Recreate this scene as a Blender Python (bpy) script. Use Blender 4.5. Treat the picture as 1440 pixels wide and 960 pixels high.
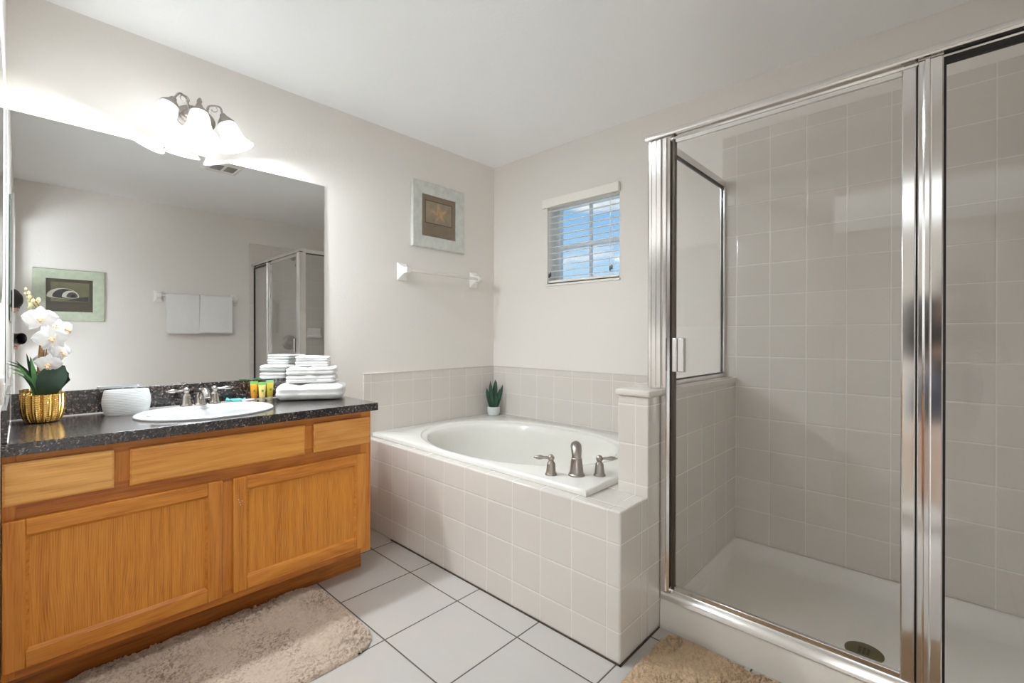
import bpy, bmesh, math, random
import numpy as np
from mathutils import Vector, Matrix, noise

S = bpy.context.scene
COL = S.collection
for o in list(bpy.data.objects):
    bpy.data.objects.remove(o)

# ------------------------------------------------------------------ camera
F_PX, CY_PX = 650.465, 473.2257
CAM = Vector((2.5536, -2.5072, 1.1341))
YAW, PITCH, ROLL = math.pi * 0.75 - 0.0306, -0.0002, 0.003
fw = Vector((math.cos(YAW) * math.cos(PITCH), math.sin(YAW) * math.cos(PITCH), math.sin(PITCH)))
rt = Vector((math.sin(YAW), -math.cos(YAW), 0))
up = rt.cross(fw)
rt, up = math.cos(ROLL) * rt + math.sin(ROLL) * up, -math.sin(ROLL) * rt + math.cos(ROLL) * up
cd = bpy.data.cameras.new('camera')
cam = bpy.data.objects.new('camera', cd)
COL.objects.link(cam)
m3 = Matrix((rt, up, -fw)).transposed()
cam.matrix_world = Matrix.Translation(CAM) @ m3.to_4x4()
cd.sensor_width = 36.0
cd.lens = F_PX / 1440 * 36.0
cd.shift_y = (CY_PX - 480) / 1440
cd.clip_start = 0.005
S.camera = cam

# ------------------------------------------------------------------ exposure, world, large lights
VS = S.view_settings
VS.view_transform = 'Standard'
VS.look = 'None'
VS.gamma = 1.0
VS.use_curve_mapping = False
VS.exposure = 1.55
S.cycles.use_denoising = True
S.cycles.max_bounces = 14
S.cycles.diffuse_bounces = 8
S.cycles.transparent_max_bounces = 24
S.cycles.sample_clamp_indirect = 4.0

P_BULB = 12.0        # each vanity bulb
E_SHADE = 0.60        # glow of the frosted shades
P_HALL = 52.0
E_DOME = 15.5        # added fill light on the ceiling, out of view above the frame
SKY = 0.36

W = bpy.data.worlds.new('sky')
S.world = W
W.use_nodes = True
nt = W.node_tree
nt.nodes.clear()
def wn(t, **kw):
    n = nt.nodes.new(t)
    for k, v in kw.items():
        setattr(n, k, v)
    return n
w_out = wn('ShaderNodeOutputWorld'); w_bg = wn('ShaderNodeBackground'); w_tc = wn('ShaderNodeTexCoord')
w_sep = wn('ShaderNodeSeparateXYZ'); w_ramp = wn('ShaderNodeValToRGB'); w_map = wn('ShaderNodeMapping')
w_noise = wn('ShaderNodeTexNoise'); w_cr = wn('ShaderNodeValToRGB'); w_mix = wn('ShaderNodeMixRGB')
nt.links.new(w_tc.outputs['Generated'], w_sep.inputs[0])
nt.links.new(w_sep.outputs['Z'], w_ramp.inputs[0])
e = w_ramp.color_ramp.elements
e[0].position = 0.08; e[0].color = (0.58, 0.82, 1.0, 1)
e[1].position = 0.34; e[1].color = (0.13, 0.44, 0.90, 1)
nt.links.new(w_tc.outputs['Generated'], w_map.inputs[0])
w_map.inputs['Scale'].default_value = (5, 5, 16)
w_map.inputs['Location'].default_value = (1.3, 0.4, 0.9)
nt.links.new(w_map.outputs[0], w_noise.inputs['Vector'])
w_noise.inputs['Scale'].default_value = 1.3
w_noise.inputs['Detail'].default_value = 5
nt.links.new(w_noise.outputs['Fac'], w_cr.inputs[0])
w_cr.color_ramp.elements[0].position = 0.50; w_cr.color_ramp.elements[0].color = (0, 0, 0, 1)
w_cr.color_ramp.elements[1].position = 0.66; w_cr.color_ramp.elements[1].color = (1, 1, 1, 1)
nt.links.new(w_cr.outputs[0], w_mix.inputs[0])
nt.links.new(w_ramp.outputs[0], w_mix.inputs[1])
w_mix.inputs[2].default_value = (0.95, 0.96, 0.98, 1)
nt.links.new(w_mix.outputs[0], w_bg.inputs[0])
w_bg.inputs[1].default_value = SKY
nt.links.new(w_bg.outputs[0], w_out.inputs[0])

def area(name, loc, rot, sx, sy, power, col):
    l = bpy.data.lights.new(name, 'AREA'); l.shape = 'RECTANGLE'; l.size = sx; l.size_y = sy; l.energy = power; l.color = col
    q = bpy.data.objects.new(name, l); COL.objects.link(q); q.location = loc; q.rotation_euler = [math.radians(a) for a in rot]
# fill lights added in the unseen bedroom, both out of line of the doorway
area('bedroom_fill', (4.15, -4.4, 0.62), (0, 90, 0), 1.1, 2.2, P_HALL * 0.45, (0.86, 0.94, 1.0))
area('bedroom_fill', (0.25, -4.4, 0.62), (0, -90, 0), 1.1, 2.2, P_HALL * 1.25, (0.86, 0.94, 1.0))
# ------------------------------------------------------------------ dimensions
H = 2.433
WX = 2.95            # right-hand wall
YF = -2.546          # wall beside the vanity, with the doorway
PT = 0.1527          # tile pitch
XE, YT = 1.735, -1.0888   # outer corner of the tub surround
XP = 1.606           # inner face of the low wall
YP = -0.887          # end face of the low wall
ZD = 0.528           # tiled tub ledge
ZC = 0.815           # counter top

# ------------------------------------------------------------------ materials
def newmat(name):
    m = bpy.data.materials.new(name); m.use_nodes = True
    n = m.node_tree.nodes; b = n['Principled BSDF']
    return m, m.node_tree, n, b
def srgb(r, g, b):
    f = lambda c: (c / 255 / 12.92) if c / 255 <= 0.04045 else ((c / 255 + 0.055) / 1.055) ** 2.4
    return (f(r), f(g), f(b), 1)
def nd(t, typ, **kw):
    n = t.nodes.new(typ)
    for k, v in kw.items(): setattr(n, k, v)
    return n
def math_node(t, op, a, b=None, c=None):
    n = nd(t, 'ShaderNodeMath', operation=op)
    for i, v in enumerate((a, b, c)):
        if v is None: continue
        if isinstance(v, (int, float)): n.inputs[i].default_value = v
        else: t.links.new(v, n.inputs[i])
    return n.outputs[0]
def ramp(t, fac, stops):
    r = nd(t, 'ShaderNodeValToRGB')
    el = r.color_ramp.elements
    el[0].position, el[0].color = stops[0]
    el[1].position, el[1].color = stops[-1]
    for p, c in stops[1:-1]:
        q = el.new(p); q.color = c
    t.links.new(fac, r.inputs[0])
    return r.outputs[0]
def mixc(t, fac, a, b):
    n = nd(t, 'ShaderNodeMixRGB')
    for i, v in enumerate((fac, a, b)):
        if isinstance(v, (int, float)): n.inputs[i].default_value = v
        elif isinstance(v, tuple): n.inputs[i].default_value = v
        else: t.links.new(v, n.inputs[i])
    return n.outputs[0]
def noise_tex(t, vec, scale, detail=3, rough=0.5, dist=0.0):
    n = nd(t, 'ShaderNodeTexNoise')
    n.inputs['Scale'].default_value = scale; n.inputs['Detail'].default_value = detail
    n.inputs['Roughness'].default_value = rough; n.inputs['Distortion'].default_value = dist
    t.links.new(vec, n.inputs['Vector'])
    return n.outputs['Fac']
def pos(t):
    return nd(t, 'ShaderNodeNewGeometry').outputs['Position']
def scaled(t, vec, s, loc=(0, 0, 0)):
    n = nd(t, 'ShaderNodeMapping'); n.inputs['Scale'].default_value = s; n.inputs['Location'].default_value = loc
    t.links.new(vec, n.inputs[0]); return n.outputs[0]
def bump(t, b, height, strength=0.2, dist=0.002):
    n = nd(t, 'ShaderNodeBump'); n.inputs['Strength'].default_value = strength; n.inputs['Distance'].default_value = dist
    t.links.new(height, n.inputs['Height']); t.links.new(n.outputs[0], b.inputs['Normal'])

def plain(name, col, rough=0.5, metal=0.0, spec=0.5, var=0.0, vscale=20, bmp=0.0, bscale=150, bdist=0.001, coat=0.0, sheen=0.0):
    m, t, n, b = newmat(name)
    b.inputs['Roughness'].default_value = rough; b.inputs['Metallic'].default_value = metal
    b.inputs['Specular IOR Level'].default_value = spec; b.inputs['Coat Weight'].default_value = coat
    b.inputs['Sheen Weight'].default_value = sheen
    p = nd(t, 'ShaderNodeTexCoord').outputs['Object']
    f = noise_tex(t, p, vscale, 4)
    d = tuple(c * (1 - var) for c in col[:3]) + (1,)
    l = tuple(min(1, c * (1 + var)) for c in col[:3]) + (1,)
    t.links.new(ramp(t, f, [(0.3, d), (0.7, l)]), b.inputs['Base Color'])
    if bmp: bump(t, b, noise_tex(t, p, bscale, 4), bmp, bdist)
    return m

def paint(name, col, scale=85, strength=0.35):
    m, t, n, b = newmat(name)
    p = pos(t)
    f = noise_tex(t, p, 2.0, 2)
    t.links.new(ramp(t, f, [(0.3, tuple(c * .985 for c in col[:3]) + (1,)), (0.7, col)]), b.inputs['Base Color'])
    b.inputs['Roughness'].default_value = 0.55
    h = noise_tex(t, p, scale, 3, 0.45)
    bump(t, b, h, strength, 0.002)
    return m

def tile_mat(name, u, v, u0, v0, pu=PT, pv=PT, gw=0.0032, col=srgb(205, 198, 190), grout=srgb(228, 224, 217), rough=0.12, mottled=0.0, cushion=0.5):
    """square glazed tiles: grout lines where (u-u0)/pu and (v-v0)/pv are whole"""
    m, t, n, b = newmat(name)
    sp = nd(t, 'ShaderNodeSeparateXYZ'); P = pos(t); t.links.new(P, sp.inputs[0])
    masks, hts, ids = [], [], []
    for ax, o, p in ((u, u0, pu), (v, v0, pv)):
        a = math_node(t, 'DIVIDE', math_node(t, 'SUBTRACT', sp.outputs[ax], o), p)
        fr = math_node(t, 'FRACT', a)
        d = math_node(t, 'MULTIPLY', math_node(t, 'MINIMUM', fr, math_node(t, 'SUBTRACT', 1.0, fr)), p)
        masks.append(d); ids.append(math_node(t, 'FLOOR', a))
    dmin = math_node(t, 'MINIMUM', masks[0], masks[1])
    mr = nd(t, 'ShaderNodeMapRange'); mr.inputs['From Min'].default_value = gw * 0.30; mr.inputs['From Max'].default_value = gw * 0.62
    t.links.new(dmin, mr.inputs[0])
    mh = nd(t, 'ShaderNodeMapRange'); mh.inputs['From Min'].default_value = gw * 0.3; mh.inputs['From Max'].default_value = gw * 0.3 + 0.006
    mh.interpolation_type = 'SMOOTHERSTEP'
    t.links.new(dmin, mh.inputs[0])
    # a slight tone of its own for every tile
    cx = nd(t, 'ShaderNodeCombineXYZ'); t.links.new(ids[0], cx.inputs[0]); t.links.new(ids[1], cx.inputs[1])
    wn_ = nd(t, 'ShaderNodeTexWhiteNoise'); t.links.new(cx.outputs[0], wn_.inputs['Vector'])
    c1 = tuple(c * 0.965 for c in col[:3]) + (1,)
    tone = mixc(t, wn_.outputs['Value'], c1, col)
    if mottled:
        f = noise_tex(t, P, 7.0, 6, 0.62, 0.6)
        tone = mixc(t, math_node(t, 'MULTIPLY', ramp(t, f, [(0.42, (0, 0, 0, 1)), (0.72, (1, 1, 1, 1))]), mottled), tone, srgb(196, 188, 178))
    t.links.new(mixc(t, mr.outputs[0], grout, tone), b.inputs['Base Color'])
    rr = nd(t, 'ShaderNodeMapRange'); rr.inputs['To Min'].default_value = 0.7; rr.inputs['To Max'].default_value = rough
    t.links.new(mr.outputs[0], rr.inputs[0]); t.links.new(rr.outputs[0], b.inputs['Roughness'])
    h = mh.outputs[0]
    if cushion:
        h = math_node(t, 'ADD', h, math_node(t, 'MULTIPLY', noise_tex(t, P, 9.0, 2), 0.25))
    bump(t, b, h, cushion if cushion else 0.4, 0.0015)
    return m

def wood(name, along, c_light, c_mid, c_dark, seed=0.0, cath=1.0):
    m, t, n, b = newmat(name)
    P = pos(t)
    big = 1.1; 
    if along == 'z': s1, s2, s3 = (4.5, 4.5, .8), (330, 330, 10), (60, 60, 1.5)
    else: s1, s2, s3 = (4.5, .8, 6), (330, 10, 330), (60, 1.5, 60)
    v1 = scaled(t, P, s1, (seed, seed * 1.7, seed * 0.6))
    f1 = noise_tex(t, v1, 1.0, 2, 0.5, 0.3)
    rings = math_node(t, 'SINE', math_node(t, 'MULTIPLY', f1, 70.0 * cath))
    f3 = noise_tex(t, scaled(t, P, s3, (seed, 0, seed)), 1.0, 3)
    f2 = noise_tex(t, scaled(t, P, s2, (seed, seed, 0)), 1.0, 2)
    g = math_node(t, 'ADD', math_node(t, 'MULTIPLY', rings, 0.055), math_node(t, 'ADD', math_node(t, 'MULTIPLY', f3, 0.5), math_node(t, 'MULTIPLY', f2, 0.5)))
    col = ramp(t, g, [(0.28, c_dark), (0.47, c_mid), (0.68, c_light)])
    t.links.new(col, b.inputs['Base Color'])
    b.inputs['Roughness'].default_value = 0.36
    b.inputs['Specular IOR Level'].default_value = 0.4
    bump(t, b, f2, 0.08, 0.001)
    return m

def wood_panel(name, yc, zc, c_light, c_mid, c_dark, seed=0.0):
    m, t, n, b = newmat(name)
    P = pos(t); sp = nd(t, 'ShaderNodeSeparateXYZ'); t.links.new(P, sp.inputs[0])
    nz = noise_tex(t, scaled(t, P, (7, 7, 2.2), (seed, seed, 0)), 1.0, 2)
    dy = math_node(t, 'ADD', math_node(t, 'SUBTRACT', sp.outputs['Y'], yc), math_node(t, 'MULTIPLY', math_node(t, 'SUBTRACT', nz, 0.5), 0.05))
    q = math_node(t, 'MULTIPLY', math_node(t, 'MULTIPLY', dy, dy), 120.0)
    f = math_node(t, 'ADD', math_node(t, 'MINIMUM', q, math_node(t, 'ADD', math_node(t, 'MULTIPLY', math_node(t, 'ABSOLUTE', dy), 36.0), -2.7)), math_node(t, 'MULTIPLY', math_node(t, 'ABSOLUTE', math_node(t, 'SUBTRACT', sp.outputs['Z'], zc)), 1.3))
    f = math_node(t, 'ADD', f, math_node(t, 'MULTIPLY', nz, 0.5))
    rings = math_node(t, 'SINE', math_node(t, 'MULTIPLY', f, 30.0))
    f2 = noise_tex(t, scaled(t, P, (330, 330, 10), (seed, seed, 0)), 1.0, 2)
    f3 = noise_tex(t, scaled(t, P, (45, 45, 1.2), (seed, 0, seed)), 1.0, 3)
    g = math_node(t, 'ADD', math_node(t, 'MULTIPLY', rings, 0.055), math_node(t, 'ADD', math_node(t, 'MULTIPLY', f3, 0.42), math_node(t, 'MULTIPLY', f2, 0.58)))
    t.links.new(ramp(t, g, [(0.26, c_dark), (0.48, c_mid), (0.66, c_light)]), b.inputs['Base Color'])
    b.inputs['Roughness'].default_value = 0.36; b.inputs['Specular IOR Level'].default_value = 0.4
    bump(t, b, f2, 0.08, 0.001)
    return m

def granite(name):
    m, t, n, b = newmat(name)
    P = pos(t)
    vo = nd(t, 'ShaderNodeTexVoronoi'); vo.inputs['Scale'].default_value = 190; t.links.new(P, vo.inputs['Vector'])
    sp = nd(t, 'ShaderNodeSeparateXYZ'); t.links.new(vo.outputs['Color'], sp.inputs[0])
    base = ramp(t, sp.outputs[0], [(0.0, srgb(20, 19, 21)), (0.45, srgb(36, 34, 36)), (0.72, srgb(58, 53, 52)), (0.84, srgb(100, 70, 50)), (0.95, srgb(132, 126, 124))])
    f = noise_tex(t, P, 60, 3)
    c = mixc(t, ramp(t, f, [(0.45, (0, 0, 0, 1)), (0.62, (0.75, 0.75, 0.75, 1))]), base, srgb(36, 34, 36))
    t.links.new(c, b.inputs['Base Color'])
    b.inputs['Roughness'].default_value = 0.22
    b.inputs['Specular IOR Level'].default_value = 0.2
    b.inputs['Coat Weight'].default_value = 1.0; b.inputs['Coat IOR'].default_value = 1.55; b.inputs['Coat Roughness'].default_value = 0.17
    return m

def glass_pane(name, tint=(0.96, 0.97, 0.965, 1), ior=1.5):
    """clear sheet: light passes straight through, Fresnel sheen on the surface"""
    m = bpy.data.materials.new(name); m.use_nodes = True; t = m.node_tree; t.nodes.clear()
    o = nd(t, 'ShaderNodeOutputMaterial'); tr = nd(t, 'ShaderNodeBsdfTransparent'); gl = nd(t, 'ShaderNodeBsdfGlossy')
    mx = nd(t, 'ShaderNodeMixShader'); fr = nd(t, 'ShaderNodeFresnel')
    tr.inputs[0].default_value = tint; gl.inputs['Roughness'].default_value = 0.01; geo = nd(t, 'ShaderNodeNewGeometry')
    t.links.new(math_node(t, 'ADD', ior, math_node(t, 'MULTIPLY', geo.outputs['Backfacing'], 1 / ior - ior)), fr.inputs[0])
    t.links.new(fr.outputs[0], mx.inputs[0]); t.links.new(tr.outputs[0], mx.inputs[1]); t.links.new(gl.outputs[0], mx.inputs[2])
    t.links.new(mx.outputs[0], o.inputs[0])
    return m

M = {}
M['wall'] = paint('wall_paint', srgb(232, 227, 221))
M['bedroom'] = paint('bedroom_paint', srgb(146, 138, 128))
M['ceiling'] = paint('ceiling_paint', srgb(250, 251, 252), 60, 0.35)
M['trim'] = plain('trim_paint', srgb(238, 236, 232), 0.3, var=0.01)
TC = srgb(216, 210, 203); TG = srgb(229, 225, 220)
M['tile_front'] = tile_mat('tile_apron', 'X', 'Z', 1.682, 0.2618, col=TC, grout=TG)
M['tile_side'] = tile_mat('tile_low_wall', 'Y', 'Z', YT, 0.2618, col=TC, grout=TG)
M['tile_ledge'] = tile_mat('tile_ledge', 'X', 'Y', 1.682, -0.884 + 4 * PT, col=TC, grout=TG)
M['tile_wall_a'] = tile_mat('tile_wainscot_long', 'Y', 'Z', -1.05, 0.7005, col=TC, grout=TG)
M['tile_wall_b'] = tile_mat('tile_wainscot_short', 'X', 'Z', 0.597, 0.7105, col=TC, grout=TG)
M['tile_shower_b'] = tile_mat('tile_shower_back', 'X', 'Z', 1.9245, 1.4956, col=TC, grout=TG)
M['tile_shower_y'] = tile_mat('tile_shower_side', 'Y', 'Z', 0.0, 1.4956, col=TC, grout=TG)
M['tile_glaze'] = plain('tile_glaze', TC, 0.12, var=0.015, vscale=12)
M['grout'] = plain('grout_white', TG, 0.7)
M['floor'] = tile_mat('tile_floor', 'X', 'Y', 1.0258, -1.2206, 0.3481, 0.3513, gw=0.0062, col=srgb(190, 187, 183), grout=srgb(84, 76, 68), rough=0.28, mottled=0.55, cushion=0.0)
M['hall_floor'] = plain('carpet_beige', srgb(130, 118, 104), 0.95, var=0.1, vscale=150)
OAK_L, OAK_M, OAK_D = srgb(222, 150, 64), srgb(208, 132, 50), srgb(172, 98, 34)
M['oak_v'] = wood('oak_upright', 'z', OAK_L, OAK_M, OAK_D, 3.1)
PANEL_C = (srgb(226, 154, 62), srgb(212, 136, 47), srgb(172, 98, 30))
M['oak_panel'] = wood_panel('oak_panel_wide', -2.27, .36, *PANEL_C, 7.7)
M['oak_panel_b'] = wood_panel('oak_panel_narrow', -1.66, .16, *PANEL_C, 2.9)
#M['oak_panel'] = wood('oak_panel', 'z', srgb(218, 146, 62), srgb(204, 130, 48), srgb(176, 104, 36), 7.7, 1.2)
M['oak_h'] = wood('oak_level', 'y', OAK_L, OAK_M, OAK_D, 5.3)
M['oak_drawer'] = wood('oak_drawer', 'y', srgb(242, 188, 112), srgb(232, 172, 94), srgb(204, 140, 68), 9.9)
M['oak_frame_shaded'] = wood('oak_frame_shaded', 'y', srgb(204, 132, 56), srgb(186, 112, 42), srgb(150, 82, 28), 16.3)  # shade on the recessed rails put into a darker oak colour, with grain
M['oak_dark'] = wood('oak_toe_kick', 'y', srgb(186, 118, 56), srgb(166, 100, 42), srgb(130, 74, 28), 1.3)  # darker oak for the toe kick
M['granite'] = granite('granite_dark')
M['porcelain'] = plain('porcelain_white', srgb(212, 213, 214), 0.08, var=0.004, coat=0.3)
M['acrylic'] = plain('acrylic_white', srgb(230, 228, 222), 0.14, var=0.004)
M['pan'] = plain('pan_offwhite', srgb(232, 228, 222), 0.25, var=0.008)
M['ceramic'] = plain('ceramic_white', srgb(238, 236, 232), 0.15, var=0.01)
M['chrome'] = plain('aluminium_bright', (0.82, 0.80, 0.78, 1), 0.16, 1.0, var=0.02)
M['chrome_mirror'] = plain('chrome_polished', (0.80, 0.79, 0.78, 1), 0.11, 1.0)
M['nickel'] = plain('nickel_brushed', srgb(178, 172, 165), 0.26, 1.0, var=0.04, vscale=60)
M['nickel_dark'] = plain('nickel_worn', srgb(168, 161, 154), 0.36, 1.0, var=0.06, vscale=60)
M['gasket'] = plain('gasket_black', srgb(24, 22, 20), 0.5)
M['mirror'] = plain('mirror_silver', (0.735, 0.742, 0.738, 1), 0.0, 1.0)
M['mirror_edge'] = plain('mirror_edge_green', srgb(64, 92, 80), 0.15)
M['glass'] = glass_pane('shower_glass', (0.992, 0.994, 0.992, 1), 1.42)
M['win_glass'] = glass_pane('window_glass')
M['vinyl'] = plain('vinyl_white', srgb(214, 220, 226), 0.35)
M['blind'] = plain('blind_white', srgb(244, 240, 233), 0.4, var=0.01)
M['tassel'] = plain('tassel_grey', srgb(84, 84, 86), 0.6)
M['towel'] = plain('terry_white', srgb(236, 235, 233), 0.95, var=0.02, vscale=90, bmp=0.5, bscale=420, bdist=0.002, sheen=0.3)
M['gold'] = None
M['petal'] = plain('petal_white', srgb(236, 235, 234), 0.6, var=0.01, vscale=40)
M['lip'] = plain('petal_throat', srgb(238, 190, 140), 0.6, var=0.25, vscale=120)
M['stem'] = plain('stem_brown', srgb(150, 112, 62), 0.6, var=0.15, vscale=60)
M['bud'] = plain('bud_pale', srgb(226, 220, 170), 0.5, var=0.12, vscale=60)
M['leaf'] = plain('leaf_deep', srgb(28, 56, 36), 0.4, var=0.25, vscale=30)
M['blade'] = plain('blade_green', srgb(86, 140, 78), 0.5, var=0.45, vscale=25)
M['snake'] = plain('leaf_blue_green', srgb(48, 82, 62), 0.5, var=0.3, vscale=40)
M['stonepot'] = plain('pot_pale_grey', srgb(206, 210, 208), 0.5, var=0.04, vscale=60)
M['soil'] = plain('soil_dark', srgb(44, 36, 30), 0.95, var=0.3, vscale=120, bmp=0.6)
M['dish'] = plain('stoneware_white', srgb(238, 239, 238), 0.35, var=0.02, vscale=40)
M['dish_in'] = plain('stoneware_cream', srgb(232, 224, 206), 0.45, var=0.02)
M['plaster'] = plain('plate_white', srgb(236, 232, 226), 0.3)
M['skin'] = plain('skin', srgb(178, 138, 116), 0.5, var=0.05)
M['hair'] = plain('hair_dark', srgb(26, 20, 18), 0.5, var=0.2, vscale=80)
M['navy'] = plain('cloth_navy', srgb(38, 44, 66), 0.85, var=0.1)
M['black_cloth'] = plain('cloth_black', srgb(30, 30, 34), 0.85, var=0.1)
M['camblack'] = plain('camera_black', srgb(18, 18, 19), 0.4)
M['shoe'] = plain('shoe_white', srgb(220, 218, 214), 0.6)

def gold_mat():
    m, t, n, b = newmat('gold_hammered')
    b.inputs['Metallic'].default_value = 1.0; b.inputs['Roughness'].default_value = 0.24
    b.inputs['Base Color'].default_value = srgb(214, 170, 92)
    P = nd(t, 'ShaderNodeTexCoord').outputs['Object']
    sp = nd(t, 'ShaderNodeSeparateXYZ'); t.links.new(P, sp.inputs[0])
    ang = math_node(t, 'ARCTAN2', sp.outputs['Y'], sp.outputs['X'])
    zig = math_node(t, 'PINGPONG', math_node(t, 'MULTIPLY', ang, 12.0), 1.0)
    h = math_node(t, 'SINE', math_node(t, 'ADD', math_node(t, 'MULTIPLY', sp.outputs['Z'], 1500.0), math_node(t, 'MULTIPLY', zig, 3.0)))
    bump(t, b, h, 0.7, 0.002)
    return m
M['gold'] = gold_mat()

def emissive(name, col, strength, base=(0.9, 0.9, 0.9, 1)):
    m, t, n, b = newmat(name)
    b.inputs['Base Color'].default_value = base; b.inputs['Roughness'].default_value = 0.3
    P = nd(t, 'ShaderNodeTexCoord').outputs['Object']
    f = noise_tex(t, P, 30, 4, 0.6, 0.8)
    t.links.new(ramp(t, f, [(0.3, tuple(c * .8 for c in col[:3]) + (1,)), (0.7, col)]), b.inputs['Emission Color'])
    b.inputs['Emission Strength'].default_value = strength
    return m
M['shade'] = emissive('shade_frosted_lit', (0.90, 0.96, 1.0, 1), E_SHADE)
M['bulb'] = emissive('bulb_lit', (1.0, 0.95, 0.88, 1), 8.0)

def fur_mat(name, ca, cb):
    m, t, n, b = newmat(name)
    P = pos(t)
    # crushed pile: shading of its leaning tufts put into the colour, in patches
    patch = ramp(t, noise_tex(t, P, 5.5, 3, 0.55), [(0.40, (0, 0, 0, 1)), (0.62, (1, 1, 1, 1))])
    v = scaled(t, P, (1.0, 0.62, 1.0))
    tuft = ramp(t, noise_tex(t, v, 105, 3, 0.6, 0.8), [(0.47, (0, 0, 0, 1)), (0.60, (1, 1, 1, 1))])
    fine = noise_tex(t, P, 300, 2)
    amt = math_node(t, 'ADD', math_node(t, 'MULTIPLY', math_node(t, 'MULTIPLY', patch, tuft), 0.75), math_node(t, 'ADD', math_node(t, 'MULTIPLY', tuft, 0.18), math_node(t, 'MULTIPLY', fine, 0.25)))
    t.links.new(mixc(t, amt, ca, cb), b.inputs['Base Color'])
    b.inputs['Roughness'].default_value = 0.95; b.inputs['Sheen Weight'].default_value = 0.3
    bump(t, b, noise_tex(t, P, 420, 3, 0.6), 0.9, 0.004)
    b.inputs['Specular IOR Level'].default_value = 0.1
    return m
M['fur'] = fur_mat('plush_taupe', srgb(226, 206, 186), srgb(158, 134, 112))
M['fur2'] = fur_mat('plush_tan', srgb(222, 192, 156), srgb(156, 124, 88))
M['mat_back'] = plain('mat_backing', srgb(176, 150, 122), 0.9)

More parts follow.
